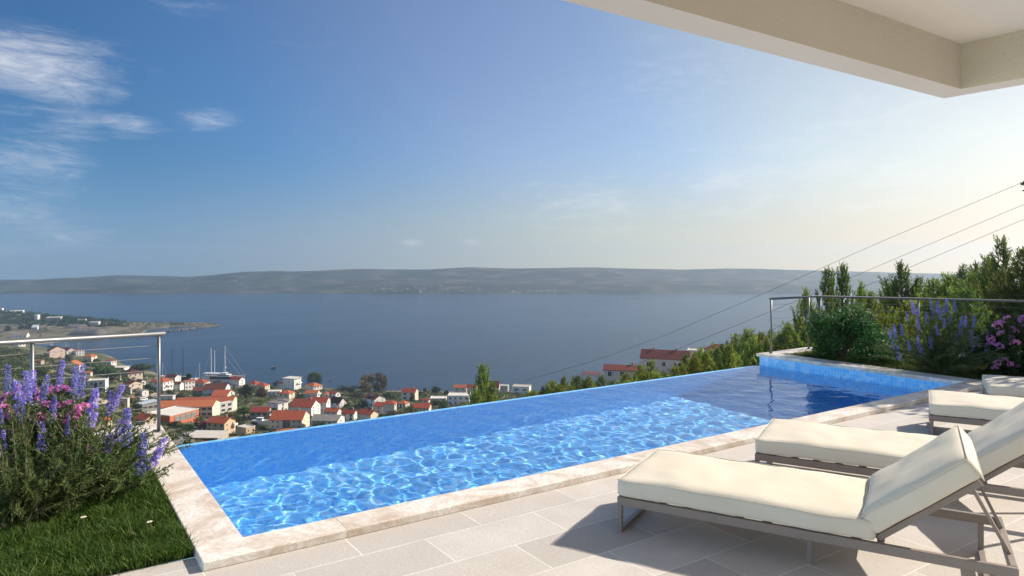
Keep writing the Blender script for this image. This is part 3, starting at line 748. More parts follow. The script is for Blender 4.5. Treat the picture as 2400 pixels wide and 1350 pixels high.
def building(name, phrase, u, v, fw, sw, eh, roof='gable', rc='r', wc='w', wf=None, ws=None, pitch=0.5, theta=None, pos=None, chim=0, cat="house", door=False, extra=None, group=None):
    """u, v: the near bottom corner in the photograph; fw, sw, eh: width of the front and of the side seen, and eaves height, as they appear"""
    p = pos if pos is not None else hit_land(u, v)
    d = p.x * FWD[0] + p.y * FWD[1]; m = d / F_PX
    th = theta if theta is not None else math.atan(1.25 * sw / fw)
    th = min(max(th, R(5)), R(72))
    L = fw * m / math.cos(th); D = max(sw * m / math.sin(th), 0.5 * min(L, 9)); D = min(max(D, 3.0), 22.0); h = eh * m
    aw = Vector((p.x, p.y, 0)).normalized(); rt = Vector((aw.y, -aw.x, 0))
    ex = rt * math.cos(th) - aw * math.sin(th)
    hs = empty(name, p, math.atan2(ex.y, ex.x), phrase, cat, group)
    HOUSES.append((u - fw / 2 + sw / 2, v - eh / 2, phrase))
    zb = -4.0
    w = MB()
    vs = [(-L, 0, zb), (0, 0, zb), (0, D, zb), (-L, D, zb), (-L, 0, h), (0, 0, h), (0, D, h), (-L, D, h)]
    if roof == 'gable':
        zr = h + pitch * D / 2; vs += [(0, D / 2, zr), (-L, D / 2, zr)]
        w.add(vs, [(0, 1, 5, 4), (1, 2, 6, 8, 5), (2, 3, 7, 6), (3, 0, 4, 9, 7)])
    elif roof == 'cross':
        zr = h + pitch * L / 2; vs += [(-L / 2, 0, zr), (-L / 2, D, zr)]
        w.add(vs, [(0, 1, 5, 8, 4), (1, 2, 6, 5), (2, 3, 7, 9, 6), (3, 0, 4, 7)])
    elif roof == 'shed':
        vs[6] = (0, D, h + D * pitch); vs[7] = (-L, D, h + D * pitch)
        w.add(vs, [(0, 1, 5, 4), (1, 2, 6, 5), (2, 3, 7, 6), (3, 0, 4, 7)])
    else: w.add(vs, [(0, 1, 5, 4), (1, 2, 6, 5), (2, 3, 7, 6), (3, 0, 4, 7)])
    w.build("wall", WALLS[wc], hs)
    ro = roof_mesh(roof, L, D, h, pitch).build("roof", ROOFS[rc], hs)
    def windows(spec, side):
        fl, n, k = (spec + ('n',))[:3]
        W0 = D if side else L
        n = min(n, max(1, int(W0 / (WINW[k] + .5)))); sh = h / fl
        for f in range(fl):
            zc = sh * f + sh * 0.56
            if WINH[k] + .3 > sh and fl > 1: continue
            for i in range(n):
                c = W0 * (i + 0.5) / n + (rnd.random() - .5) * .25
                o = link("window", WIN[k], hs)
                s = min(1.0, (sh - .25) / WINH[k]); o.scale = (1, 1, max(s, .45))
                if side: o.location = (0.001, c, zc); o.rotation_euler = (0, 0, R(90))
                else: o.location = (-c, -0.001, zc)
    if wf: windows(wf, False)
    if ws: windows(ws, True)
    if door: o = link("door", DOORM, hs); o.location = (-L * .3, -.001, 0)
    for k in range(chim):
        b = MB(); x = -L * (0.25 + .5 * k) ; yy = D / 2 + .6; zz = h + pitch * D / 2
        b.box(-.32, .32, -.3, .3, -.9, .85); b.box(-.4, .4, -.38, .38, .85, .97)
        o = b.build("chimney", M_BRICK, ro); o.location = (x, yy, zz)
    if extra: extra(hs, L, D, h)
    return hs

def balcony(fl, x0=.3, x1=.95):
    def f(hs, L, D, h):
        z = fl * h
        b = MB(); y0, y1 = D * x0, D * x1; b.box(0, 1.2, y0, y1, z - .16, z); b.box(1.12, 1.2, y0, y1, z, z + .9); b.box(0, 1.12, y0, y0 + .08, z, z + .9)
        b.build("balcony", WALLS['w'], hs)
    return f
def hall_panels(hs, L, D, h):
    for k in range(4):
        b = MB(); y0 = D * (.16 + .19 * k); y1 = y0 + D * .165
        b.box(0, .12, y0, y1, h * .08, h * .86, 0); b.box(.12, .16, y0 + .1, y1 - .1, h * .42, h * .6, 1)
        b.build("window", [mat("grey_glazing", (.30, .30, .25), .3), mat("blind_band", (.22, .24, .26), .4)], hs)
def stripes(hs, L, D, h):
    for x in (.60, .48):
        b = MB(); b.box(-L * x, -L * x + 1.5, -.06, 0, 0, h - .1); b.build("stairwell_panel", mat("grey_panel", (.13, .125, .12), .6), hs)
def skylight(hs, L, D, h):
    b = MB(); b.box(-L * .80, -L * .36, -5.4, -.5, h - .35, h + .35, 0)
    for k in range(11):
        x = -L * .80 + L * .44 * k / 10; b.box(x - .09, x + .09, -5.45, -.5, h + .35, h + .45, 1)
    b.build("skylight", [M_GLASS, M_WFRAME], hs)
def open_front(hs, L, D, h):
    b = MB(); b.box(-L * .95, -L * .08, -.05, 0, 0.2, h - .4); b.build("dark_bay_panel", M_GLASS, hs)  # dark glassy panel on the wall, painted shade for the bay's inside
    b = MB(); b.add([(-L * .55, -2.6, h * .35), (-L * .02, -2.6, h * .35), (-L * .02, -.1, h * .62), (-L * .55, -.1, h * .62)], [(0, 1, 2, 3)]); b.build("lean_to_roof", ROOFS['r'], hs)

TOWN = [
 # phrase, u, v, front, side, eaves, roof, roof colour, wall, front windows, side windows, options
 ("tan two-storey house with a dark red roof near the pool edge", 525.7, 1017, 39, 25, 24, 'gable', 'r', 'b', (2, 3), (2, 2, 's'), dict(chim=1, extra=balcony(.55, .7, 1.0))),
 ("low annex with a maroon lean-to roof against a tan house", 484, 1014, 20, 5, 13, 'shed', 'd', 'c', (1, 2), None, dict(pitch=.5, theta=R(30))),
 ("low peach flat-roofed block beyond the tan two-storey house", 577, 1018, 20, 20, 13, 'flat', 'w', 'b', None, (1, 2, 's'), {}),
 ("low flat-roofed concrete building with a dark open front", 509, 1036, 70, 26, 9, 'slab', 'w', 's', None, None, dict(extra=open_front, theta=R(25))),
 ("large orange flat-roofed sports hall with tall grey window panels", 398, 995, 50, 64, 19, 'flat', 'w', 'o', None, None, dict(theta=R(48), extra=hall_panels, cat="hall")),
 ("long two-storey school wing with an orange roof and dark window bands", 497.5, 977, 122, 17, 24, 'gable', 'o', 'c', (2, 14, 'w'), (1, 1, 's'), dict(theta=R(17), pitch=.34, cat="school")),
 ("rear school wing with a long orange roof and a glazed skylight", 545, 963, 124, 10, 23, 'gable', 'o', 'c', None, None, dict(theta=R(14), pitch=.34, extra=skylight, cat="school")),
 ("white flat-roofed link block with a broad window strip between school wings", 516, 969, 5, 28, 22, 'flat', 'w', 'w', None, (2, 3, 'w'), dict(theta=R(60), cat="school")),
 ("low white flat building behind the school's orange roof", 405, 938, 46, 5, 9, 'flat', 'w', 'w', (1, 3, 's'), None, dict(theta=R(20))),
 ("pale grey shed with a light blue roof beside the parked van", 333.5, 967, 12, 35, 18, 'shed', 'e', 'g', (1, 1, 't'), (1, 3, 'w'), dict(pitch=.08, theta=R(65), cat="shed")),
 ("small square stone hut with a flat top", 299, 954, 12, 3, 18, 'flat', 'w', 'c', None, None, dict(cat="hut")),
 ("cream house with a red gable roof behind the railing post", 340, 1003, 22, 27, 18, 'gable', 'r', 'c', (2, 2), (2, 2), dict(pitch=.5, chim=1)),
 ("red roofed house half hidden behind purple flower spikes", 300, 1006, 26, 8, 12, 'gable', 'r', 'c', (1, 2), None, dict(pitch=.5)),
 ("low house with an orange roof glimpsed between pink flowers", 252, 994, 16, 6, 8, 'hip', 'o', 'c', (1, 2), None, {}),
 ("pale blue flat-roofed house with a tall vertical window", 246.5, 919, 36, 7, 27, 'flat', 'w', 'l', (2, 2), (2, 1), dict(extra=lambda hs, L, D, h: (lambda b: (b.box(-L * .62, -L * .46, -.08, 0, h * .12, h * .85), b.build("stair_window", M_GLASS, hs)))(MB()))),
 ("little house with a bright orange roof against a pale blue house", 216, 911, 13, 4, 9, 'shed', 'o', 'c', None, None, dict(pitch=.45)),
 ("low cream house with a long grey roof", 281, 893, 29, 3, 6, 'gable', 'g', 'c', (1, 3, 's'), None, {}),
 ("cream house with a brown hip roof beneath the big shoreline tree", 300, 886, 14, 31, 9.5, 'hip', 'd', 'c', (1, 2), (1, 3), {}),
 ("cream house with one wide pale gable and a brown roof", 303, 910, 13, 28, 8, 'gable', 'd', 'c', (1, 2), (1, 2), dict(pitch=.36, theta=R(58), chim=1)),
 ("white cottage with a brown roof tucked behind a wide pale gable", 331, 902, 8, 10, 8, 'gable', 'd', 'w', None, (1, 1), {}),
 ("small white house with a grey roof above the dirt track", 333, 930, 12, 14, 13, 'gable', 'g', 'w', (1, 1), (1, 1, 's'), dict(pitch=.25)),
 ("plain grey block with a flat roof on the slope", 306, 926, 14, 3, 15, 'flat', 'g', 'g', (2, 2, 's'), None, {}),
 ("white two-storey house with an orange hip roof behind the railing post", 382, 916, 30, 22, 20, 'hip', 'o', 'w', (2, 3), (2, 3), dict(extra=balcony(.5))),
 ("white house with a near-black roof below the dark masts", 410, 895, 21, 13, 10, 'gable', 'd', 'w', (1, 3), (1, 1, 's'), dict(chim=1)),
 ("white house with a maroon roof and three small front windows", 421.7, 916, 22, 8, 15, 'gable', 'd', 'w', (2, 3, 's'), None, {}),
 ("white house with an orange roof and a long sunlit side", 434, 914, 6, 21, 19, 'cross', 'o', 'w', None, (2, 3), dict(theta=R(62), pitch=.3)),
 ("white villa with a broad orange hip roof behind a low maroon shed", 478.5, 908, 30, 13, 10, 'hip', 'o', 'w', (1, 3), (1, 2), dict(pitch=.55)),
 ("low maroon roofed shed with an open dark front", 476, 922, 23, 3, 6, 'shed', 'd', 's', (1, 2, 'w'), None, dict(pitch=.3, cat="shed")),
 ("large white house with a long blackish brown roof in the middle of town", 527, 928, 48, 12, 16, 'gable', 'd', 'l', (2, 4, 's'), (2, 1), dict(pitch=.5, chim=2)),
 ("small orange roofed house in front of the long blackish roof", 536, 927, 13, 13, 7, 'gable', 'o', 'w', (1, 1), (1, 1), dict(chim=1)),
 ("low red roofed outbuilding behind the rear school wing", 531, 934, 34, 9, 6, 'shed', 'r', 'c', None, None, dict(pitch=.3)),
 ("small white cottage with an orange roof below the yacht's hull", 514.7, 900, 14, 10, 6, 'gable', 'o', 'w', (1, 2), (1, 1), {}),
 ("white two-storey house with a brick red roof beneath the yacht's bow", 560.6, 905, 21, 13, 14, 'gable', 'r', 'w', (2, 2, 's'), (2, 1), {}),
 ("house with an orange pyramid roof beside the yacht's bow", 598, 905, 16, 13, 5, 'hip', 'o', 'c', (1, 2, 's'), None, dict(pitch=.6)),
 ("cream house with a low orange hip roof near the shore road", 621, 915, 24, 11, 10, 'hip', 'o', 'c', (1, 3), (1, 2), {}),
 ("tall white flat-roofed four-storey house on the shore", 689.4, 914, 25, 16, 25.5, 'slab', 'w', 'w', (4, 3, 's'), (4, 2, 's'), dict(extra=balcony(.5, .4, 1.0))),
 ("small white cottage with a maroon roof against the tall white house", 665, 909, 14, 6, 9, 'gable', 'd', 'w', (1, 2, 's'), (1, 1, 's'), {}),
 ("single-storey house with an orange hip roof beside the big round tree", 735, 914, 19, 20, 8, 'hip', 'o', 'w', (1, 2), (1, 3), {}),
 ("tall cream house with an orange pyramid roof behind a white block", 677.5, 942, 25, 13, 19, 'hip', 'o', 'c', (2, 2), (2, 1), {}),
 ("pale house with a white roof terrace beside an orange pyramid roof", 656, 927, 28, 4, 9, 'flat', 'w', 'w', (1, 3), None, {}),
 ("low house under a dark grey hip roof", 672, 946, 38, 8, 4, 'hip', 'g', 's', (1, 3, 's'), None, dict(pitch=.35)),
 ("white block with a flat grey roof and sunlit blank side", 651.4, 964, 26, 23, 16, 'flat', 'g', 'w', (2, 2, 's'), (2, 1), {}),
 ("stone-grey house with a bright red roof beside the boatyard", 627, 978, 39, 12, 12, 'gable', 'r', 's', (1, 3, 'w'), (1, 1), dict(extra=balcony(.8, .1, 1.0))),
 ("long cream apartment house with two dark vertical stair panels", 707.6, 1006, 72, 18, 22, 'gable', 'r', 'c', (2, 6, 's'), (2, 2, 's'), dict(chim=2, extra=stripes)),
 ("bright orange roof half cut off by the pool's edge", 702, 1024, 62, 12, 5, 'hip', 'o', 'c', None, None, dict(pitch=.34)),
 ("big white gabled house with a reddish brown roof in the lower town", 729.6, 977, 48, 21, 22, 'gable', 'r', 'w', (3, 5), (3, 2, 's'), dict(pitch=.62, chim=1)),
 ("tall white house with a maroon roof behind the big gabled house", 765, 968, 42, 9, 25, 'gable', 'r', 'w', (2, 2, 's'), (2, 1), dict(chim=1)),
 ("white house with a steep maroon roof and a sunlit gable of windows", 795.6, 956, 22, 16, 11, 'gable', 'd', 'w', (1, 2), (2, 2, 's'), dict(pitch=.9)),
 ("white house with an orange roof and a small front terrace", 743.4, 931, 27, 6, 9, 'gable', 'o', 'w', (1, 2, 's'), None, dict(extra=balcony(.5))),
 ("pair-gabled white house with a bright orange roof", 769, 932, 13, 9, 6, 'cross', 'o', 'w', (1, 2), None, {}),
 ("white house with a red roof and a bright gable beside the dark hedge", 786.4, 932, 14, 11, 9, 'gable', 'r', 'w', None, (1, 1), {}),
 ("first cottage of the joined row with mottled red roofs", 790, 976, 28, 10, 10, 'gable', 'r', 'w', (1, 2, 's'), None, dict(chim=1, pitch=.55)),
 ("middle cottage of the joined row with mottled red roofs", 829, 987, 28, 8, 17, 'gable', 'r', 'w', (2, 2), None, dict(pitch=.55, chim=1)),
 ("last cottage of the joined row, its stone gable sunlit", 868.5, 986, 29, 18, 14, 'gable', 'r', 'c', (2, 2), None, dict(pitch=.5, chim=1)),
 ("low white workshop with a patchy grey-brown roof at the pool edge", 790.5, 997, 60, 17, 10, 'gable', 'g', 'w', (1, 5, 's'), (1, 1), dict(pitch=.34, cat="workshop")),
 ("white house whose maroon roof has a dark opening", 878, 956, 26, 25, 19, 'gable', 'd', 'w', (2, 2), (2, 2, 's'), dict(pitch=.5, extra=lambda hs, L, D, h: (lambda b: (b.box(-L * .62, -L * .3, D * .06, D * .3, h - .1, h + 1.9), b.build("dark_opening_block", M_GLASS, hs)))(MB()))),  # dark glassy block in the roof, painted shade for the opening
 ("plain beige house with an orange-red hip roof above the pool edge", 924.5, 970, 27, 5, 23, 'hip', 'r', 'c', None, (2, 1), {}),
 ("low beige wing with a red lean-to roof beside a plain beige house", 897, 969, 19, 3, 17, 'shed', 'r', 'c', (2, 1, 's'), None, dict(pitch=.35)),
 ("white house with an orange hip roof and a row of dark front windows", 950, 956, 22, 10, 9, 'hip', 'o', 'w', (1, 3), None, {}),
 ("tall beige house with a red roof standing against the sea", 972.5, 939, 31, 8, 19, 'gable', 'r', 'c', (2, 2, 'w'), (3, 2, 's'), dict(pitch=.55, chim=1)),
 ("low cream house with a red roof and paired small windows", 1005, 966, 36, 6, 10, 'gable', 'r', 'c', (1, 5, 's'), None, dict(pitch=.5)),
 ("corner of an orange roof just above the pool's edge", 975, 978, 30, 6, 2.5, 'hip', 'o', 'c', None, None, dict(pitch=.34)),
 ("little cream house with a red roof near the waterfront", 1004, 944, 15, 4, 5, 'gable', 'r', 'c', (1, 1), None, dict(pitch=.5)),
 ("low white house with a pale roof terrace by the waterfront bushes", 1044, 940, 36, 3, 5, 'flat', 'w', 'w', (1, 3, 's'), None, {}),
 ("pale grey two-storey house with a flat parapet roof", 1099, 951, 50, 4, 22, 'flat', 'w', 'l', (2, 4), None, {}),
 ("beige house with a weathered red roof behind a flat parapet roof", 1093, 924, 30, 3, 15, 'gable', 'r', 'c', (2, 2), None, dict(pitch=.4)),
 ("tall beige house with a plain red roof behind the young pine", 1116, 927, 22, 5, 18, 'gable', 'r', 'c', (2, 1), None, dict(pitch=.6)),
 ("house with a steep dark red roof just beyond the young pine", 1169, 917, 30, 4, 8, 'gable', 'r', 'c', (1, 2), None, dict(pitch=1.1, chim=1)),
 ("small flat-roofed stone house beyond the young pine", 1190, 918, 18, 3, 13, 'flat', 'w', 's', (1, 2), None, {}),
 ("white modern house with a dark front under the power line", 1240, 922, 40, 5, 14, 'flat', 'w', 'w', (1, 2, 'x'), None, {}),
 ("large pink house with a wide dark red roof rising above the pines", 1611, 874, 108, 4, 31, 'gable', 'm', 'p', (1, 3), None, dict(pitch=.72, chim=2, theta=R(5))),
 ("pink house with a long low dark red roof amid the pines", 1502, 892, 86, 3, 22, 'gable', 'm', 'p', (1, 3), None, dict(pitch=.45, chim=1, theta=R(5))),
 ("low house with a faded red roof at the edge of the pines", 1406, 894, 42, 3, 14, 'gable', 'm', 'p', None, None, dict(pitch=.3, theta=R(5))),
 ("plain pink block with a flat top behind the large pink house", 1646, 852, 34, 3, 28, 'flat', 'w', 'p', None, None, dict(theta=R(5))),
 ("house with a reddish hip roof half hidden by pine tops", 1699, 838, 46, 6, 18, 'hip', 'm', 'p', None, None, dict(pitch=.5)),
 ("dark roofed house with one chimney behind the pine tops", 1797, 812, 48, 6, 17, 'gable', 'd', 'p', None, None, dict(pitch=.45, chim=1, theta=R(12))),
 ("pinkish house with one wide gable on the near shore of the bay", 116.5, 837, 5, 31, 15, 'gable', 'd', 'p', None, (2, 2, 's'), dict(theta=R(66), pitch=.5)),
 ("cream gabled house with a dark roof by the moored boats", 156, 831, 11, 20, 8, 'gable', 'd', 'c', None, (1, 2), dict(pitch=.55)),
 ("pink and white terrace house with an awning on the bay shore", 178, 833, 5, 17, 10, 'flat', 'r', 'w', None, (2, 3), {}),
 ("cream house with an orange hip roof behind a bent pine", 214, 851, 17, 12, 15, 'hip', 'o', 'c', (2, 2, 's'), (2, 1), {}),
 ("big cream house with a bright orange roof above the flower spikes", 186, 873, 34, 9, 17, 'cross', 'o', 'c', (1, 3, 's'), None, dict(pitch=.5, theta=R(20))),
 ("tiny stone hut with an orange roof on the scrubby slope", 96, 854, 7, 6, 8, 'gable', 'o', 's', None, None, dict(pitch=.5, cat="hut")),
 ("small white house with a brown roof on the hill above the bay", 43, 812, 9, 14, 5, 'hip', 'r', 'w', None, (1, 2), {}),
 ("cottage with a small orange roof behind tall purple spikes", 212, 881, 11, 4, 7, 'gable', 'o', 'c', None, None, {}),
 ("white shore house with a thin red roof edge", 260.6, 855, 12, 11, 9, 'slab', 'r', 'w', None, (1, 2), {}),
 ("long white canopy building on the shore by the big green tree", 290, 868, 25, 12, 6, 'slab', 'w', 'w', (1, 3, 'w'), None, {}),
]
for k, (ph, u, v, fw, sw, eh, rf, rc, wc, wf, ws, op) in enumerate(TOWN):
    building({"shed": "shed", "hut": "stone_hut", "hall": "sports_hall", "school": "school_building", "workshop": "workshop"}.get(op.get('cat'), "house"), ph, u, v, fw, sw, eh, rf, rc, wc, wf, ws, **op)

def on_cape(u, v):
    z = SEA_Z + 2
    for _ in range(12):
        p = on_z(u, v, z); d = p.x * FWD[0] + p.y * FWD[1]
        vn, vf = float(np.interp(u, _CU, _CN)), float(np.interp(u, _CU, _CF)); dn, df = 118 * F_PX / (vn - HZ), 118 * F_PX / (vf - HZ)
        z = 0.5 * z + 0.5 * float(cape_z(u, min(max((d - dn) / (df - dn), .05), .97)))
    return p
for ph, u, v, fw, sw, eh, rf, rc, wc in [
 ("white narrow tower block on the wooded headland", 88, 751, 6, 5, 13, 'flat', 'w', 'w'), ("long white hotel on top of the headland wood", 53, 738, 33, 4, 9, 'flat', 'w', 'w'),
 ("grey flat-roofed villa among the headland trees", 141, 752, 28, 5, 8, 'flat', 'w', 'g'), ("white flat building on the low end of the headland", 231, 763, 20, 4, 8, 'flat', 'w', 'w'),
 ("white block at the highest wooded end of the headland", 5, 735, 9, 3, 12, 'flat', 'w', 'w'), ("long low shed with a white end wall near the headland beach", 62, 791, 31, 6, 5, 'gable', 'g', 'w'),
 ("pale blue shed at the edge of the dark gravel heaps", 87, 772, 11, 3, 5, 'shed', 'e', 'l'), ("low white terrace building behind the far headland trees", 200, 754, 16, 3, 5, 'flat', 'w', 'c')]:
    building("house", ph, u, v, fw, sw, eh, rf, rc, wc, (1, 4, 'n'), None, pos=on_cape(u, v))

# ---------------------------------------------------------------- trees, scrub
def m_leaf(name, c1, c2, c3=None, trans=0.35, rough=0.6, spec=0.25):
    m = bpy.data.materials.new(name); m.use_nodes = True; t = NT(nt_new(m))
    g = t.n('ShaderNodeNewGeometry').outputs['Random Per Island']; info = t.n('ShaderNodeObjectInfo').outputs['Random']
    c = t.ramp(g, (0.0, c1), (0.6, c2), (1.0, c3 or tuple(x * 1.5 for x in c2)))
    c = t.n('ShaderNodeHueSaturation', ins={'Color': c, 'Hue': t.math('ADD', t.math('MULTIPLY', info, 0.05), 0.475), 'Value': t.math('ADD', t.math('MULTIPLY', info, 0.5), 0.75)}).outputs[0]
    p = t.n('ShaderNodeBsdfPrincipled', ins={'Base Color': c, 'Roughness': rough, 'Specular IOR Level': spec})
    tr = t.n('ShaderNodeBsdfTranslucent', ins={'Color': c})
    mx = t.n('ShaderNodeMixShader', ins={0: trans, 1: p.outputs[0], 2: tr.outputs[0]})
    t.link(mx.outputs[0], t.n('ShaderNodeOutputMaterial').inputs[0]); return m
ML = {'dark': m_leaf("dark_foliage", (0.018, 0.035, 0.010), (0.035, 0.062, 0.018)), 'olive': m_leaf("olive_foliage", (0.05, 0.062, 0.026), (0.085, 0.10, 0.042)),
      'green': m_leaf("green_foliage", (0.035, 0.07, 0.014), (0.07, 0.12, 0.022)), 'autumn': m_leaf("autumn_foliage", (0.05, 0.06, 0.014), (0.13, 0.085, 0.022), (0.22, 0.12, 0.03)),
      'lime': m_leaf("lime_foliage", (0.10, 0.16, 0.02), (0.18, 0.25, 0.03)), 'pine': m_leaf("pine_needles", (0.08, 0.13, 0.02), (0.19, 0.25, 0.035), (0.32, 0.36, 0.06), 0.55),
      'pinedark': m_leaf("dark_pine_needles", (0.045, 0.08, 0.016), (0.11, 0.155, 0.03), (0.20, 0.24, 0.05), 0.5), 'scrub': m_leaf("scrub_foliage", (0.028, 0.046, 0.012), (0.060, 0.080, 0.022), (0.12, 0.12, 0.045)),
      'shrub': m_leaf("glossy_shrub_leaves", (0.025, 0.07, 0.018), (0.05, 0.125, 0.03), (0.085, 0.18, 0.045), 0.4, 0.55, 0.25)}
M_BARK = mat("bark", (0.12, 0.09, 0.065), 0.95, var=(4, (0.06, 0.045, 0.035), .8), bump=(12, .6, .02))

def leaf_quads(P, N, size, asp, rs, tilt=0.9):
    """one small leaf quad at every point of P, its normal near N"""
    n = len(P); nn = N + rs.normal(0, tilt, (n, 3)); nn /= np.linalg.norm(nn, axis=1)[:, None] + 1e-9
    a = np.cross(nn, rs.normal(0, 1, (n, 3))); a /= np.linalg.norm(a, axis=1)[:, None] + 1e-9; b = np.cross(nn, a)
    s = (size * (0.6 + 0.8 * rs.rand(n)))[:, None]
    V = np.stack([P - a * s - b * s * asp * .3, P - a * s * .1 - b * s * asp, P + a * s + b * s * asp * .2, P + a * s * .1 + b * s * asp], 1)
    return V.reshape(-1, 3)
def quad_faces(n): return np.arange(n * 4).reshape(-1, 4)

def blob_crown(seed, nb, n, size, zc=0.62, rx=0.36, rz=0.33, br=(0.13, 0.22), asp=0.7):
    rs = np.random.RandomState(seed); P, N = [], []
    for k in range(nb):
        th = rs.rand() * 6.283; cz = rs.uniform(-.85, 1); rr = math.sqrt(max(0, 1 - cz * cz)) * rs.uniform(.55, 1)
        c = np.array([rx * .72 * rr * math.cos(th), rx * .72 * rr * math.sin(th), zc + rz * .74 * cz]); r = rs.uniform(*br)
        m = int(n / nb); d = rs.normal(0, 1, (m, 3)); d /= np.linalg.norm(d, axis=1)[:, None]
        rad = r * (rs.rand(m) ** .4)[:, None]; P.append(c + d * rad * [1, 1, .8]); N.append(d)
    P = np.concatenate(P); N = np.concatenate(N)
    return leaf_quads(P, N, np.full(len(P), size), asp, rs)

def trunk_mb(h0, h1, r, limbs, seed):
    b = MB(); rs = random.Random(seed); b.tube([(0, 0, -0.06), (0.008, 0, h0 * .5), (0, .01, h0), (0.01, 0, h1)], [r * 1.25, r, r * .8, r * .3], 7)
    for k in range(limbs):
        a = 6.283 * k / limbs + rs.random(); z = h0 * (.75 + .35 * rs.random()); l = .16 + .12 * rs.random()
        b.tube([(0, 0, z), (math.cos(a) * l * .5, math.sin(a) * l * .5, z + l * .55), (math.cos(a) * l, math.sin(a) * l, z + l * 1.05)], [r * .55, r * .4, r * .15], 5)
    return b

def young_pine(seed, n_wh=15, dens=1.0):
    """unit-height young pine: whorls of upswept branches clothed in needle tufts"""
    rs = np.random.RandomState(seed); b = MB(); b.tube([(0, 0, -.05), (.01, .005, .3), (-.008, .01, .6), (0, 0, .99)], [.016, .013, .009, .003], 6)
    P, A, S = [], [], []
    for w in range(n_wh):
        z = .06 + .84 * (w / (n_wh - 1)) ** .95; ln = (.34 * (1 - z) ** 1.15 + .02) * rs.uniform(.7, 1.3)
        k = rs.randint(3, 6) if z < .8 else 3
        for j in range(k):
            a = 6.283 * (j / k) + rs.rand() * 1.2; up = rs.uniform(.5, 1.3) + z * .7; l = ln * rs.uniform(.65, 1.2)
            d0 = np.array([math.cos(a), math.sin(a), up * .55]); d1 = np.array([math.cos(a) * .55, math.sin(a) * .55, up * 1.2])
            p0 = np.array([0, 0, z]); pm = p0 + d0 * l * .55; p1 = pm + d1 * l * .5
            b.tube([p0, pm, p1], [.006, .004, .002], 4, caps=False)
            q = max(5, int(l * 95 * dens))
            for s in np.linspace(.3, 1.08, q):
                c = p0 + (pm - p0) * min(s / .55, 1) + (p1 - pm) * max((s - .55) / .45, 0)
                ax = d0 if s < .55 else d1; ax = ax / np.linalg.norm(ax)
                for _ in range(4):
                    v = ax * 1.0 + rs.normal(0, .55, 3) + np.array([0, 0, .25]); P.append(c + rs.normal(0, .008, 3)); A.append(v / np.linalg.norm(v)); S.append(rs.uniform(.028, .056))
    for s in np.linspace(.86, 1.0, 12):
        for _ in range(3):
            v = np.array([0, 0, 1.3]) + rs.normal(0, .4, 3); P.append(np.array([0, 0, s])); A.append(v / np.linalg.norm(v)); S.append(rs.uniform(.02, .04))
    P, A, S = np.array(P), np.array(A), np.array(S)[:, None]
    sd = np.cross(A, rs.normal(0, 1, A.shape)); sd /= np.linalg.norm(sd, axis=1)[:, None] + 1e-9; w = S * .13
    V = np.stack([P - sd * w * .5, P + sd * w * .5, P + A * S + sd * w, P + A * S * 1.12 - sd * w * .6], 1).reshape(-1, 3)
    return b, V

TREE = {}
def tree_proto(kind, b, V):
    TREE[kind] = (b.mesh(kind + "_trunk", M_BARK, True), V)
for i in range(3):
    tree_proto(f"round{i}", trunk_mb(.34, .8, .022, 6, 10 + i), blob_crown(20 + i, 20, 1500, .034))
    tree_proto(f"bush{i}", trunk_mb(.2, .6, .02, 5, 40 + i), blob_crown(50 + i, 13, 900, .05, zc=.46, rx=.62, rz=.46, br=(.2, .34)))
for i in range(4): tree_proto(f"pine{i}", *young_pine(70 + i))
tree_proto("umbrella", trunk_mb(.5, .8, .02, 7, 3), blob_crown(90, 16, 1300, .036, zc=.72, rx=.55, rz=.2, br=(.14, .24)))
tree_proto("cypress", trunk_mb(.1, .9, .02, 0, 4), blob_crown(91, 18, 900, .03, zc=.53, rx=.13, rz=.5, br=(.07, .11)))
CROWN = {}
def plant_tree(name, label, p, h, wd, kind, leaf, cat="tree", group=None, sink=0.3):
    """wd: crown width over height, relative to the prototype"""
    key = (kind, leaf)
    if key not in CROWN:
        V = TREE[kind][1]; CROWN[key] = mesh_np("crown", V, quad_faces(len(V) // 4), ML[leaf])
    r = empty(name, (p[0], p[1], p[2] - sink * .2), rnd.random() * 6.28, label, cat, group); r.scale = (h * wd, h * wd, h)
    link("trunk", TREE[kind][0], r); link("crown", CROWN[key], r)
    return r

def beside(u, v, top):
    """where a tree stands, told by the building it is seen next to"""
    c = sorted(HOUSES, key=lambda q: abs(q[0] - u) + 1.6 * abs(q[1] - v))
    return c
USED = set()
def name_tree(adj, u, v):
    for hu, hv, ph in beside(u, v, 0)[:6]:
        dx, dy = u - hu, v - hv
        rel = ("behind the" if dy < -6 else "in front of the" if dy > 9 else "beside the") if abs(dx) < 14 else ("left of the" if dx < 0 else "right of the")
        lb = f"{adj} {rel} {ph}"; lb = " ".join(lb.split()[:16])
        if lb.split()[-1] in ("a", "the", "of", "with", "and", "on", "in", "behind", "by", "beside", "at", "its", "under", "above"): lb = lb.rsplit(" ", 1)[0]
        if lb not in USED: USED.add(lb); return lb
    return lb

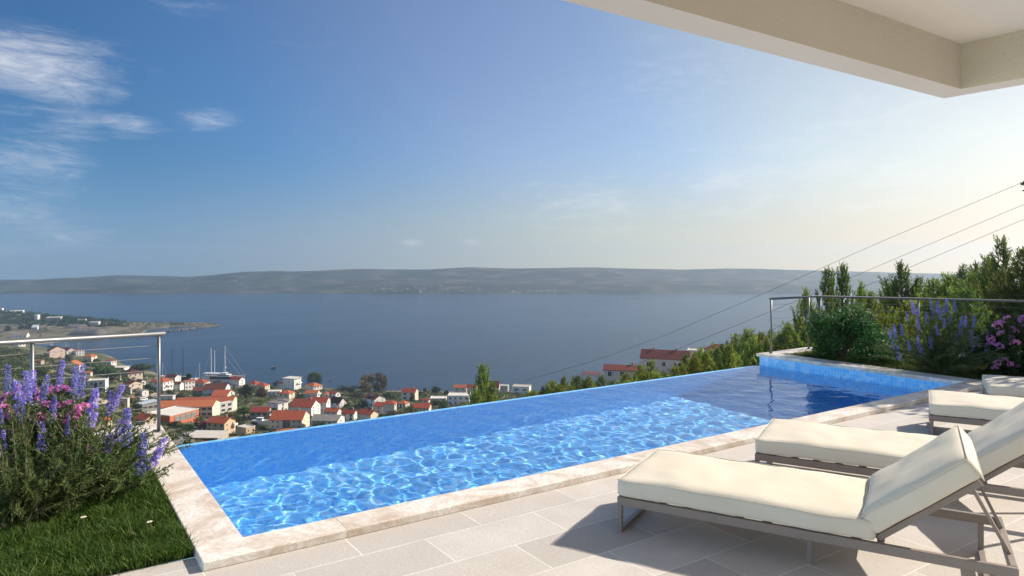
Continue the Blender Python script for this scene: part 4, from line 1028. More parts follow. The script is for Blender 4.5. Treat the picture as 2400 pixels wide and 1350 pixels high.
# broadleaf and conifer trees one can tell apart in the town: column, base row, width, height (as seen), kind, leaves
for (u, v, w, h, kind, leaf, adj) in [
    (864, 919, 60, 42, 'bush', 'autumn', "wide brown-leaved tree"), (888, 919, 46, 48, 'bush', 'autumn', "taller rusty brown tree"), (736, 903, 40, 32, 'round', 'green', "big round green tree"),
    (578, 948, 38, 50, 'round', 'olive', "tall yellowish green tree"), (613, 942, 30, 34, 'round', 'autumn', "egg-shaped brownish tree"), (612, 949, 24, 17, 'bush', 'lime', "bright lime bush"),
    (572, 978, 34, 26, 'round', 'green', "leafy green tree"), (536, 988, 34, 22, 'bush', 'autumn', "rusty green bush"), (556, 990, 26, 22, 'bush', 'green', "tall green bush"),
    (466, 1003, 30, 30, 'bush', 'green', "leafy tree"), (336, 884, 60, 32, 'umbrella', 'green', "wide bushy pine"), (318, 880, 40, 24, 'bush', 'dark', "dark rounded tree"),
    (443, 903, 12, 32, 'cypress', 'dark', "dark slender tree"), (748, 1008, 36, 22, 'bush', 'dark', "round grey-green bush"), (415, 1003, 46, 18, 'bush', 'dark', "dark spreading bush"),
    (440, 1008, 36, 14, 'bush', 'dark', "low dark bush"), (400, 928, 34, 16, 'bush', 'olive', "pale olive bush"), (425, 932, 34, 14, 'bush', 'olive', "silvery olive bush"),
    (350, 917, 26, 18, 'bush', 'dark', "dark bush"), (370, 921, 24, 16, 'bush', 'green', "green bush"), (650, 906, 22, 14, 'bush', 'dark', "dark green bush"), (630, 910, 20, 12, 'bush', 'dark', "small dark bush"),
    (800, 917, 40, 14, 'bush', 'dark', "dark hedge-like tree"), (830, 917, 36, 13, 'bush', 'dark', "dark clipped bush"), (775, 905, 26, 14, 'bush', 'olive', "greyish olive tree"), (835, 934, 46, 18, 'bush', 'olive', "broad olive bush"),
    (850, 956, 36, 20, 'bush', 'dark', "dark shady bush"), (820, 953, 28, 10, 'bush', 'green', "low green bush"), (705, 938, 30, 16, 'bush', 'dark', "dark tree clump"), (712, 945, 24, 12, 'bush', 'olive', "olive clump"),
    (915, 934, 40, 16, 'bush', 'dark', "dark rounded bush"), (1021, 927, 28, 22, 'round', 'dark', "dark green tree"), (996, 922, 10, 14, 'round', 'autumn', "tiny bare-topped tree"), (985, 928, 16, 12, 'bush', 'dark', "dark little bush"),
    (966, 942, 14, 18, 'bush', 'dark', "dark upright bush"), (1048, 925, 18, 12, 'bush', 'dark', "rounded dark bush"), (1015, 950, 34, 14, 'bush', 'dark', "shady dark bush"), (1040, 958, 40, 18, 'bush', 'dark', "wide dark bush"),
    (1085, 955, 22, 14, 'bush', 'lime', "yellow-green bush"), (920, 977, 50, 14, 'bush', 'olive', "wide greyish bush"), (955, 966, 30, 16, 'bush', 'lime', "bright green bush"), (1192, 905, 10, 12, 'round', 'dark', "small dark tree"),
    (1213, 907, 18, 10, 'umbrella', 'dark', "flat-topped dark tree"), (600, 1000, 26, 14, 'bush', 'dark', "dark low bush"), (645, 990, 26, 16, 'bush', 'dark', "thick dark bush"), (642, 975, 14, 22, 'cypress', 'dark', "narrow dark tree"),
    (202, 868, 20, 24, 'umbrella', 'dark', "dark leaning pine"), (226, 862, 24, 22, 'umbrella', 'green', "bent green pine"), (160, 846, 26, 16, 'bush', 'dark', "dark round tree"), (105, 838, 14, 14, 'bush', 'green', "palm-like green tree"),
    (250, 884, 40, 24, 'round', 'green', "leafy green tree"), (232, 878, 30, 22, 'bush', 'green', "green rounded tree"), (265, 893, 40, 20, 'bush', 'dark', "dark spreading tree"), (255, 925, 24, 18, 'bush', 'dark', "dark bushy tree"),
    (322, 935, 20, 16, 'bush', 'olive', "olive tree"), (345, 925, 30, 14, 'bush', 'dark', "dark thicket tree"), (497, 896, 14, 12, 'bush', 'dark', "dark little tree"), (455, 905, 20, 12, 'bush', 'dark', "dark leafy bush"),
    (462, 930, 34, 10, 'bush', 'dark', "low hedge-like bush"), (590, 920, 20, 10, 'bush', 'dark', "small shady bush"), (500, 1046, 60, 14, 'bush', 'dark', "dark wide bush"), (455, 1052, 44, 14, 'bush', 'olive', "olive green bush"),
    (400, 1035, 30, 26, 'bush', 'olive', "tall olive bush"), (318, 965, 30, 22, 'bush', 'dark', "black-green bush"), (165, 940, 44, 34, 'bush', 'green', "large green bush"), (120, 905, 44, 28, 'bush', 'olive', "large olive tree"),
    (90, 885, 40, 22, 'bush', 'dark', "dark olive tree"), (70, 920, 34, 26, 'bush', 'green', "yellowish green bush")]:
    p = hit_land(u, v); m = (p.x * FWD[0] + p.y * FWD[1]) / F_PX; H = h * m; base = {'round': .74, 'bush': 1.26, 'umbrella': 1.12, 'cypress': .28}[kind]
    kd = kind if kind in TREE else f"{kind}{rnd.randrange(3)}"
    plant_tree("tree" if kind != 'bush' or "tree" in adj else "bush", name_tree(adj, u, v - h / 2), p, H, (w / h) / base, kd, leaf, "tree" if kind != 'bush' or "tree" in adj else "bush")

# young pines on the slope just below the terrace: column, row of the top, distance, width factor
ptop = lambda u: float(np.interp(u, [1240, 1290, 1340, 1420, 1480, 1520, 1560, 1600, 1640, 1690, 1733, 1770, 1810, 1850, 1890], [908, 890, 876, 884, 868, 842, 866, 838, 812, 806, 778, 764, 775, 748, 735]))
def pine(u, vt, d, wf, leaf, label, group=None, var=None):
    p = land_at(u, d); top = EYE - (vt - HZ) / F_PX * d; H = top - p.z
    if H < 0.8: return None
    return plant_tree("pine_tree", label, p, H, wf, f"pine{rnd.randrange(4) if var is None else var}", leaf, "pine tree", group, 0.1)
G1 = "young pines in the belt beyond the infinity edge"
for k in range(46):
    u = 1236 + (1890 - 1236) * (k + rnd.random() * .9) / 46
    near = k % 2
    d = (rnd.uniform(95, 125) if u < 1450 else rnd.uniform(65, 95)) * (.72 if near else 1.0)
    vt = ptop(u) + (rnd.uniform(6, 30) if near else rnd.uniform(-5, 12))
    pine(u, vt, d, rnd.uniform(1.0, 1.5), 'pine' if rnd.random() < .6 else 'pinedark', "young green pine in the dense belt between the pool's edge and the pink houses", G1)
pine(1131, 853, 98, .62, 'pine', "tall slim young pine standing alone above the pool's edge before the town", var=1)
pine(1114, 915, 92, 1.3, 'pine', "low bushy pine at the foot of the tall slim one")
pine(1152, 893, 96, .95, 'pine', "bushy light green pine leaning against the tall slim young pine")
G2 = "pines behind the corner railing"
for (u, vt, d, wf, leaf, lb) in [
    (1941, 628, 30, .62, 'pinedark', "slim dark pine with a bare pointed top behind the corner of the railing"), (1976, 618, 31, .60, 'pinedark', "narrow pine spire close beside another behind the corner railing"),
    (2020, 660, 34, .8, 'pine', "thin sparse pine low behind the round shrub"), (2042, 682, 33, .8, 'pine', "short sparse pine behind the round shrub"), (1890, 676, 36, .8, 'pine', "wispy pine behind the railing's second post"),
    (2112, 612, 36, 1.0, 'pinedark', "tall thin-topped pine above the purple flowering bush"), (2084, 660, 38, 1.0, 'pinedark', "dark pine beside the tall thin-topped one"),
    (2150, 648, 36, 1.1, 'pinedark', "dark bushy pine just right of the tall thin-topped one"), (2188, 652, 34, 1.2, 'pine', "light green pine above the handrail and purple flowers"), (2222, 640, 33, 1.2, 'pine', "broad pine in the middle of the garden pine row"),
    (2256, 620, 34, 1.05, 'pinedark', "dark pointed pine before the white end of the sky"), (2286, 613, 32, 1.0, 'pinedark', "dark pointed pine, twin of the one beside it"), (2318, 600, 29, 1.1, 'pinedark', "dark upswept pine beside the largest pines"),
    (2352, 556, 27, .9, 'pinedark', "tallest bare-tipped pine at the garden's far side"), (2400, 580, 24, 1.3, 'pinedark', "large dense pine filling the edge of the view"), (2460, 560, 25, 1.3, 'pinedark', "large pine just outside the view's edge")]:
    pine(u, vt, d, wf, leaf, lb, G2)
for k in range(22):
    u = 1885 + (2440 - 1885) * (k + rnd.random()) / 22
    pine(u, float(np.interp(u, [1880, 1960, 2060, 2150, 2300, 2450], [745, 735, 735, 690, 660, 650])) + rnd.uniform(0, 40), rnd.uniform(20, 30), rnd.uniform(1.2, 1.7), 'pine' if rnd.random() < .6 else 'pinedark',
         "bushy young pine crowded behind the garden railing", "bushy pines crowded behind the garden railing")

def scatter_mesh(name, spots, quads, leaf, seed, kind_):
    """low vegetation nobody could count: clumps of leaf quads in one mesh"""
    rs = np.random.RandomState(seed); Vs = []
    for (x, y, z, s, hh) in spots:
        d = rs.normal(0, 1, (quads, 3)); d /= np.linalg.norm(d, axis=1)[:, None]; d[:, 2] = np.abs(d[:, 2])
        P = np.array([x, y, z]) + d * np.array([s, s, hh]) * (rs.rand(quads, 1) ** .35)
        Vs.append(leaf_quads(P, d, np.full(quads, s * .24), .7, rs))
    V = np.concatenate(Vs); o = link(name, mesh_np(name, V, quad_faces(len(V) // 4), leaf)); tag(o, kind=kind_); return o

def build_scrub():
    rs = np.random.RandomState(11); FP = []
    for o in COL.objects:
        if o.parent is None and o.get("category") in ("house", "school", "hall", "shed", "hut", "workshop"): FP.append((o.location.x, o.location.y))
    FP = np.array(FP); spots, olive = [], []
    for u, d, ok in zip(rs.uniform(-300, 1330, 11000), 60 + 590 * rs.rand(11000) ** .75, rs.rand(11000)):
        if u > 330 and ok > .9: continue
        p = land_at(u, d)
        if p.z < SEA_Z + 1.6: continue
        rt = Vector((RGT[0], RGT[1])); q = np.hypot(FP[:, 0] - (p.x + RGT[0] * 4 - FWD[0] * 4), FP[:, 1] - (p.y + RGT[1] * 4 - FWD[1] * 4)).min()
        if q < (6.3 if u > 330 else 6): continue
        if u < 330 and math.sin(p.x * .045 + 1) * math.sin(p.y * .06 + p.x * .02) > .38: continue
        s = rs.uniform(.7, 1.9) * (1.25 if u < 330 else 1.0); (olive if rs.rand() < .35 else spots).append((p.x, p.y, p.z - .2, s, s * rs.uniform(.8, 1.3)))
    for u, d in zip(rs.uniform(1250, 2700, 1500), 45 + 260 * rs.rand(1500)):
        p = land_at(u, d); s = rs.uniform(.5, 1.3); spots.append((p.x, p.y, p.z - .2, s, s * 1.1))
    o = scatter_mesh("scrub_undergrowth", spots, 34, ML['scrub'], 1, 'stuff'); o = scatter_mesh("olive_undergrowth", olive, 34, ML['olive'], 2, 'stuff')
    hs = []
    for u, f in zip(rs.uniform(-300, 300, 1700), rs.uniform(.5, .95, 1700)):
        if u > 120 and rs.rand() < (u - 120) / 260: continue
        x, y = cape_xy(u, f); hs.append((float(x), float(y), float(cape_z(u, f)) - .3, rs.uniform(2.0, 4.2), rs.uniform(3.5, 7.5)))
    for u, f in zip(rs.uniform(-300, 505, 900), rs.uniform(.15, .93, 900)):
        if 110 < u < 300 and f < .5: continue
        x, y = cape_xy(u, f); s = rs.uniform(.8, 2.2); hs.append((float(x), float(y), float(cape_z(u, f)) - .3, s, s))
    scatter_mesh("headland_woods", hs, 40, ML['dark'], 3, 'stuff')
build_scrub()
for (u, v, h, lb) in [(257, 764, 10, "dark round tree standing alone on the low headland, taller of two"), (272, 763.5, 8, "small dark round tree at the low headland, shorter of two"), (67, 772, 17, "tall dark tree in front of the headland wood above the gravel"),
                      (18, 776, 13, "round green tree on the near side of the headland road"), (48, 771, 12, "bushy green tree on the bank below the white hotel")]:
    p = on_cape(u, v); plant_tree("tree", lb, p, h * (p.x * FWD[0] + p.y * FWD[1]) / F_PX, 1.3, "bush1", 'dark')

# ---------------------------------------------------------------- boats, cars, poles, wires, shore details
M_BOATW = mat("white_boat_paint", (0.80, 0.80, 0.79), 0.35); M_BOATD = mat("dark_hull_paint", (0.03, 0.035, 0.05), 0.35); M_MAST = mat("pale_mast", (0.72, 0.70, 0.66), 0.4); M_MASTD = mat("dark_mast", (0.035, 0.03, 0.03), 0.5)
M_TEAK = mat("teak_deck", (0.40, 0.28, 0.18), 0.7); M_ROCK = mat("shore_rock", (0.13, 0.115, 0.10), 0.95, var=(.5, (.26, .23, .2), .8)); M_SAND = mat("beach_pebbles", (0.52, 0.46, 0.38), 0.95, var=(.15, (.42, .36, .29), .8))

def hull_mb(L, B, H, mi=0, band=None):
    """lofted hull, bow towards +x, waterline z = 0"""
    b = MB(); st = []
    for q in np.linspace(0, 1, 15):
        x = -L / 2 + L * q; w = B / 2 * (1 - max(0, (q - .45) / .55) ** 2.2) * (.72 + .28 * min(1, q / .3)); sh = H * (1 + .28 * max(0, (q - .4) / .6) ** 2)
        xo = 0.10 * L * max(0, (q - .7) / .3) ** 2
        w = max(w, .02); st.append([(x, -w * .55, -H * .3), (x + xo * .4, -w * .9, H * .25), (x + xo * .75, -w * .98, sh * .55), (x + xo, -w, sh), (x + xo, w, sh), (x + xo * .75, w * .98, sh * .55), (x + xo * .4, w * .9, H * .25), (x, w * .55, -H * .3)])
    vs = [p for s in st for p in s]; n = 8; fs = []; mis = []
    for i in range(len(st) - 1):
        for k in range(n - 1):
            f = (i * n + k, (i + 1) * n + k, (i + 1) * n + k + 1, i * n + k + 1); b.add([], []); fs.append(f); mis.append(2 if k == 3 else (1 if band and k in (2, 4) and band[0] < i < band[1] else 0))
    fs.append(tuple(range(n))[::-1]); mis.append(0)
    b.v = vs; b.f = fs; b.mi = mis; return b

def boat(name, label, u, v, L, B, H, mats, rz, parts, cat="boat", group=None, pos=None):
    p = pos if pos is not None else on_z(u, v, SEA_Z); r = empty(name, p, rz, label, cat, group)
    hull_mb(L, B, H, band=(2, 12)).build("hull", mats, r); parts(r, L, B, H); return r
def mast(r, x, h, rad, m, z0, name="mast", spreaders=2, half=1.2):
    b = MB(); b.tube([(x, 0, z0), (x, 0, h)], [rad, rad * .7], 8)
    for k in range(spreaders):
        z = z0 + (h - z0) * (k + 1) / (spreaders + 1.2); b.bar((x, -half, z), (x, half, z), .12, .1)
    return b.build(name, m, r)
def wire_part(r, a, c, m, rad=.06): b = MB(); b.tube([a, c], rad, 4); return b.build("stay", m, r)
RZ = math.atan2(RGT[1], RGT[0])
def yacht_parts(r, L, B, H):
    b = MB(); b.box(-L * .12, L * .20, -B * .32, B * .32, H, H + 2.0); b.box(-L * .04, L * .12, -B * .28, B * .28, H + 2.0, H + 3.4); o = b.build("deckhouse", M_BOATW, r); bevel(o, .3, 2)
    b = MB(); b.box(-L * .10, L * .205, -B * .325, B * .325, H + .8, H + 1.5); b.box(-L * .035, L * .123, -B * .285, B * .285, H + 2.4, H + 3.0); b.build("cabin_window", M_GLASS, r)
    b = MB(); b.box(-L * .47, L * .0, -B * .34, B * .34, H + 2.6, H + 2.8)
    for x in (-.45, -.3, -.16): b.bar((L * x, -B * .3, H), (L * x, -B * .3, H + 2.6), .12, .12, up=(1, 0, 0)); b.bar((L * x, B * .3, H), (L * x, B * .3, H + 2.6), .12, .12, up=(1, 0, 0))
    b.build("awning", M_BOATW, r)
    for x, h in ((-.30, 31.5), (-.21, 29.5), (.06, 33.5)): mast(r, L * x, h, .34, M_MAST, H + .2)
    for (x0, z0, x1, z1) in ((.06, 33, .56, H + 2), (.06, 24, .45, H + 1.6), (.06, 33, -.21, 29), (.06, 33, .02, H + 2), (-.3, 31, -.5, H + 1)): wire_part(r, (L * x0, 0, z0), (L * x1, 0, z1), M_MAST)
    b = MB(); b.tube([(L * .45, 0, H * 1.2), (L * .60, 0, H * 1.45)], [.2, .1], 6); b.build("bowsprit", M_MAST, r)
    b = MB(); b.tube([(L * .075, 0, 13), (L * .075, 0, 14)], .7, 10); b.build("radar", M_BOATW, r)
boat("sailing_yacht", "long white three-masted yacht moored at the town quay", 522, 895.0, 38, 8, 5.2, [M_BOATW, M_BOATD, M_TEAK], RZ - .12, yacht_parts, "yacht")
def ketch_parts(r, L, B, H):
    for x in (-.22, .22): mast(r, L * x, 29 if x < 0 else 30, .36, M_MASTD, H, spreaders=3, half=1.5)
    for (x0, z0, x1, z1) in ((-.22, 28, -.48, H), (.22, 29, .5, H), (.22, 18, .5, H), (-.22, 28, .22, H + 1)): wire_part(r, (L * x0, 0, z0), (L * x1, 0, z1), M_MASTD, .04)
    b = MB(); b.box(-L * .2, L * .1, -B * .3, B * .3, H, H + 1.5); b.build("deckhouse", M_TEAK, r)
boat("ketch", "dark-hulled boat with two bare black masts moored behind the houses", 416.5, 888.5, 23, 6, 2.2, [M_BOATD, M_BOATD, M_TEAK], RZ + .05, ketch_parts, "sailing boat")
def motor_parts(r, L, B, H):
    b = MB(); b.box(-L * .25, L * .15, -B * .32, B * .32, H, H + 1.3); o = b.build("cabin", M_BOATW, r); bevel(o, .12, 2)
    b = MB(); b.box(-L * .2, L * .155, -B * .325, B * .325, H + .55, H + 1.05); b.build("cabin_window", M_GLASS, r)
G = "white boats in the harbour"
boat("motorboat", "white motorboat nearest the dark slender tree in the little harbour", 449, 894, 9, 3, 1.5, [M_BOATW, M_BOATW, M_TEAK], RZ + 1.2, motor_parts, group=G)
boat("motorboat", "white motorboat moored between the slender tree and the yacht's stern", 459, 893, 10, 3.2, 1.6, [M_BOATW, M_BOATW, M_TEAK], RZ + 1.5, motor_parts, group=G)
def sloop(hm):
    def f(r, L, B, H):
        mast(r, L * .05, hm, .13, M_MAST, H, spreaders=1, half=.7); wire_part(r, (L * .05, 0, hm - .3), (L * .5, 0, H), M_MAST, .04); wire_part(r, (L * .05, 0, hm - .3), (-L * .48, 0, H), M_MAST, .04)
        b = MB(); b.box(-L * .15, L * .2, -B * .28, B * .28, H, H + .5); b.build("cabin", M_BOATW, r)
    return f
boat("sailboat", "small white sailboat with one thin mast left of the yacht's stern", 466, 893, 10, 3, 1.2, [M_BOATW, M_BOATD, M_TEAK], RZ + 1.0, sloop(16.5), "sailing boat")
boat("sailboat", "small sailboat with a thin pale mast seen just past the railing post", 380, 884, 9, 2.8, 1.1, [M_BOATW, M_BOATD, M_TEAK], RZ + .8, sloop(14), "sailing boat")
boat("sailboat", "little sailboat at anchor in the bay behind the cream gabled house", 153, 819.5, 9, 2.8, 1.1, [M_BOATW, M_BOATW, M_TEAK], RZ + .3, sloop(12), "sailing boat")
boat("sailboat", "little sailboat off the awning terrace on the bay shore", 184, 822.5, 8, 2.6, 1.0, [M_BOATW, M_BOATW, M_TEAK], RZ + .9, sloop(10.5), "sailing boat")
boat("motorboat", "white motorboat moored by the pebble beach of the bay", 119, 811, 9, 3, 1.3, [M_BOATW, M_BOATW, M_TEAK], RZ + .1, motor_parts)
boat("rowing_boat", "tiny dark boat alone on the open sea", 640, 862, 4.5, 1.8, .9, [M_BOATD, M_BOATD, M_TEAK], RZ + .2, lambda r, L, B, H: (lambda b: (b.box(-.3, .3, -B * .4, B * .4, H * .6, H * .75), b.build("thwart", M_TEAK, r)))(MB()))
pb = hit_land(611, 999); boat("motorboat", "white boat laid up on land in the boatyard behind the cream apartments", 611, 999, 7.5, 2.8, 1.8, [M_BOATW, M_BOATW, M_BOATW], RZ - .1, motor_parts, pos=pb + Vector((0, 0, .9)))

def vehicle(name, label, u, v, L, Wd, H, paint, rz, van=False):
    p = hit_land(u, v); r = empty(name, p + Vector((0, 0, .1)), rz, label, "van" if van else "car")
    b = MB(); hb = H * (.62 if van else .55); b.box(-L / 2, L / 2, -Wd / 2, Wd / 2, .28, hb); o = b.build("body", paint, r); bevel(o, .14, 2)
    b = MB(); x0, x1 = (-L * .48, L * .32) if van else (-L * .30, L * .22)
    b.add([(x0, -Wd * .46, hb), (x1 + .5, -Wd * .46, hb), (x1 + .5, Wd * .46, hb), (x0, Wd * .46, hb), (x0 + .25, -Wd * .4, H), (x1, -Wd * .4, H), (x1, Wd * .4, H), (x0 + .25, Wd * .4, H)], [(4, 5, 6, 7), (0, 1, 5, 4), (1, 2, 6, 5), (2, 3, 7, 6), (3, 0, 4, 7)])
    b.build("cabin", paint, r)
    b = MB(); b.box(x0 + .35, x1 + .05, -Wd * .455, Wd * .455, hb + .08, H - .2); b.build("side_window", M_GLASS, r)
    for x in (-L * .32, L * .32):
        for y in (-Wd / 2, Wd / 2): b = MB(); b.tube([(x, y - .1, .32), (x, y + .1, .32)], .32, 12); b.build("wheel", M_MASTD, r, True)
vehicle("parked_car", "red car parked on the dirt beside the square stone hut", 307, 936, 4.3, 1.75, 1.5, mat("red_car_paint", (.45, .02, .02), .3), RZ + .1)
vehicle("parked_van", "white van parked in front of the pale grey shed", 336, 940, 4.8, 2.0, 2.2, M_BOATW, RZ + 1.0, True)

M_POLE = mat("grey_pole", (0.50, 0.48, 0.45), 0.7)
for (u, v, h, lb) in [(409, 1036, 24, "grey utility pole beside the road near the pool corner"), (443, 1004, 28, "tall grey floodlight pole beside the orange sports hall"), (613, 983, 12, "short white lamp pole in the boatyard")]:
    p = hit_land(u, v); H = h * (p.x * FWD[0] + p.y * FWD[1]) / F_PX; r = empty("utility_pole", p, RZ, lb, "pole")
    b = MB(); b.tube([(0, 0, -.5), (0, 0, H)], [.16, .1], 8); b.build("pole_shaft", M_POLE, r); b = MB(); b.bar((-.9, 0, H - .5), (.9, 0, H - .5), .12, .12); b.build("cross_arm", M_POLE, r)

def ribbon(name, pts, wd, m, lift=.12):
    P = [hit_land(u, v) for u, v in pts]; Q = []
    for a, c in zip(P[:-1], P[1:]):
        for k in range(8): q = a.lerp(c, k / 8); Q.append(q)
    Q.append(P[-1]); b = MB(); vs = []
    for i, q in enumerate(Q):
        d = (Q[min(i + 1, len(Q) - 1)] - Q[max(i - 1, 0)]); s = Vector((-d.y, d.x, 0)).normalized() * wd / 2
        for sg in (-1, 1): e = q + s * sg; vs.append((e.x, e.y, max(float(land_z(e.x, e.y)), q.z - .3) + lift))
    b.add(vs, [(2 * i, 2 * i + 1, 2 * i + 3, 2 * i + 2) for i in range(len(Q) - 1)]); o = b.build(name, m); tag(o, kind='structure'); return o
M_ASPH = mat("town_road", (0.20, 0.19, 0.18), .9, var=(.4, (.15, .145, .14), .6)); M_DIRT = mat("dirt_track", (0.42, 0.34, 0.24), .95, var=(.3, (.34, .28, .2), .7))
ribbon("road", [(392, 1052), (415, 1032), (440, 1018), (470, 1012)], 5.5, M_ASPH); ribbon("road", [(590, 1020), (640, 1006), (690, 1012)], 4.0, M_ASPH)
ribbon("dirt_track", [(205, 950), (235, 946), (270, 938), (300, 945)], 4, M_DIRT); ribbon("dirt_track", [(345, 938), (365, 934), (352, 915), (362, 905), (385, 893)], 5, M_DIRT)
ribbon("sports_court", [(425, 1003), (462, 999)], 12, mat("green_court", (.06, .16, .05), .9)); ribbon("dirt_track", [(525, 1030), (575, 1022), (610, 1012)], 5, M_DIRT)

def build_shore():
    us = np.linspace(60, 345, 90); b = MB(); vs = []
    for u in us:
        for f in (-.008, .075 - .05 * (u - 60) / 285):
            x, y = cape_xy(u, f); vs.append((float(x), float(y), SEA_Z + (.05 if f < 0 else float(cape_z(u, f)) + .25 - SEA_Z)))
    b.add(vs, [(2 * i, 2 * i + 1, 2 * i + 3, 2 * i + 2) for i in range(len(us) - 1)]); o = b.build("pebble_beach", M_SAND); tag(o, kind='structure')
    rs = random.Random(4); b = MB()
    for k in range(150):
        q = k / 149; u = 322 + (514 - 322) * q; v = float(np.interp(u, [322, 400, 470, 514], [787, 776, 768, 763.2])); p = on_z(u, v, SEA_Z)
        s = rs.uniform(1.0, 2.4); V = [(p.x + rs.uniform(-2, 2) + dx * s, p.y + rs.uniform(-2, 2) + dy * s, p.z - .5 + dz * s * .8) for dx, dy, dz in ((-1, -1, 0), (1, -.9, 0), (1.1, 1, 0), (-.9, 1, 0), (-.5, -.6, 1.2), (.6, -.4, 1.1), (.5, .6, 1.3), (-.6, .5, 1))]
        b.add(V, [(4, 5, 6, 7), (0, 1, 5, 4), (1, 2, 6, 5), (2, 3, 7, 6), (3, 0, 4, 7)])
    o = b.build("breakwater_rocks", M_ROCK); tag(o, kind='stuff')
    for (u, v, w, h, lb, dk) in [(208, 783, 82, 13, "long dark grey gravel heap on the headland", 0), (180, 766.5, 40, 7, "smaller dark gravel heap behind the long one", 1)]:
        p = on_cape(u, v); m = (p.x * FWD[0] + p.y * FWD[1]) / F_PX; V = []; n1, n2 = 40, 16; r = rs.random() * 9
        for i in range(n1):
            for j in range(n2):
                a, c = i / (n1 - 1) * 2 - 1, j / (n2 - 1) * 2 - 1
                z = min(1, max(0, (1 - abs(a) ** 2.2)) * 1.6) * max(0, 1 - c * c) ** .7 * (1 + .18 * mnoise.noise((a * 5 + r, c * 3, 0)))
                x, y = a * w * m / 2, c * 16; V.append((p.x + RGT[0] * x + FWD[0] * y, p.y + RGT[1] * x + FWD[1] * y, p.z - .4 + z * h * m))
        o = link("gravel_heap", mesh_np("gravel_heap", np.array(V), grid_faces(n1, n2), mat("dark_gravel", (.075, .068, .068), .95, var=(.12, (.15, .125, .105), .8)), smooth=True)); tag(o, lb, "gravel heap")
    # far village and shore houses on the island
    b = MB(); rr = random.Random(8)
    for k in range(84):
        u = rr.gauss(965, 55) if k < 46 else (rr.uniform(360, 640) if k < 62 else rr.uniform(1020, 1300)); d = 2138 + (rr.uniform(12, 110) if k < 46 or k > 61 else rr.uniform(180, 330))
        kx = (u - 1200) / F_PX; x, y = (FWD[0] + RGT[0] * kx) * d, (FWD[1] + RGT[1] * kx) * d; hit = None
        b.box(x - rr.uniform(1.0, 2.4), x + rr.uniform(1.0, 2.4), y - 2.2, y + 2.2, -118, ISLAND_Z(x, y) + rr.uniform(1.0, 2.4))
    o = b.build("far_village", mat("far_white_walls", (.42, .39, .35), .9)); tag(o, kind='stuff')
build_shore()

def wire(label, pts):
    """overhead cable through (column, row, distance)"""
    P = [at_depth(*p) for p in pts]; Q = []
    us = np.linspace(0, 1, 40); k = np.linspace(0, 1, len(P)); 
    inv = np.array([1 / p[2] for p in pts]); U = np.array([p[0] for p in pts]); Vv = np.array([p[1] for p in pts])
    for s in us:
        i_ = np.interp(s, k, inv); Q.append(at_depth(float(np.interp(s, k, U)), float(np.interp(s, k, Vv)), 1 / i_))
    b = MB(); b.tube(Q, [max(0.006, 0.00022 * (q - camo.location).length) for q in Q], 5); o = b.build("power_line", mat("wire_black", (.03, .03, .03), .6)); tag(o, label, "power line", "overhead power lines")
wire("uppermost overhead wire sweeping down towards the white modern house", [(2600, 345, 35), (2400, 426, 42), (2080, 560, 60), (1760, 701, 95), (1560, 785, 150), (1400, 843, 230), (1230, 893, 420)])
wire("middle overhead wire passing behind the railing and over the pink houses", [(2600, 400, 35), (2400, 479, 42), (2113, 600, 60), (1936, 676, 80), (1740, 757, 110), (1590, 817, 160), (1480, 858, 230)])
wire("lowest overhead wire crossing the pine tops behind the railing", [(2600, 435, 35), (2400, 514, 42), (2190, 602, 60), (2030, 670, 75), (1890, 734, 95), (1780, 787, 120), (1650, 838, 170)])

# ---------------------------------------------------------------- garden plants close to the terrace
M_NEEDLE = m_leaf("narrow_grey_green_leaves", (0.05, 0.10, 0.028), (0.11, 0.18, 0.05), (0.20, 0.27, 0.09), 0.45)
M_STEM = mat("plant_stem", (0.10, 0.085, 0.045), 0.8)
M_PURP = m_leaf("violet_petals", (0.20, 0.19, 0.54), (0.34, 0.32, 0.74), (0.54, 0.51, 0.88), 0.35, 0.6, 0.2)
M_PINK = m_leaf("pink_petals", (0.62, 0.18, 0.48), (0.80, 0.32, 0.64), (0.90, 0.55, 0.78), 0.35, 0.6, 0.2)
M_OLEA = m_leaf("lance_leaves", (0.028, 0.05, 0.016), (0.055, 0.088, 0.028), (0.09, 0.13, 0.045), 0.3, 0.45, 0.4)
M_GRASS = m_leaf("grass_blades", (0.032, 0.070, 0.010), (0.068, 0.125, 0.018), (0.16, 0.19, 0.045), 0.42, 0.55)

def strips(P, A, S, wd, rs):
    """narrow pointed leaves: base P, axis A (unit), length S, width wd"""
    sd = np.cross(A, rs.normal(0, 1, A.shape)); sd /= np.linalg.norm(sd, axis=1)[:, None] + 1e-9
    S = S[:, None]; w = wd[:, None] if hasattr(wd, 'shape') else wd; up = np.cross(sd, A); bend = up * S * .12
    return np.stack([P - sd * w * .3, P + sd * w * .3, P + A * S * .55 + sd * w * .5 + bend, P + A * S + bend * .2, ], 1).reshape(-1, 3) if False else \
        np.stack([P, P + A * S * .5 + sd * w * .5 + bend, P + A * S, P + A * S * .5 - sd * w * .5 + bend], 1).reshape(-1, 3)

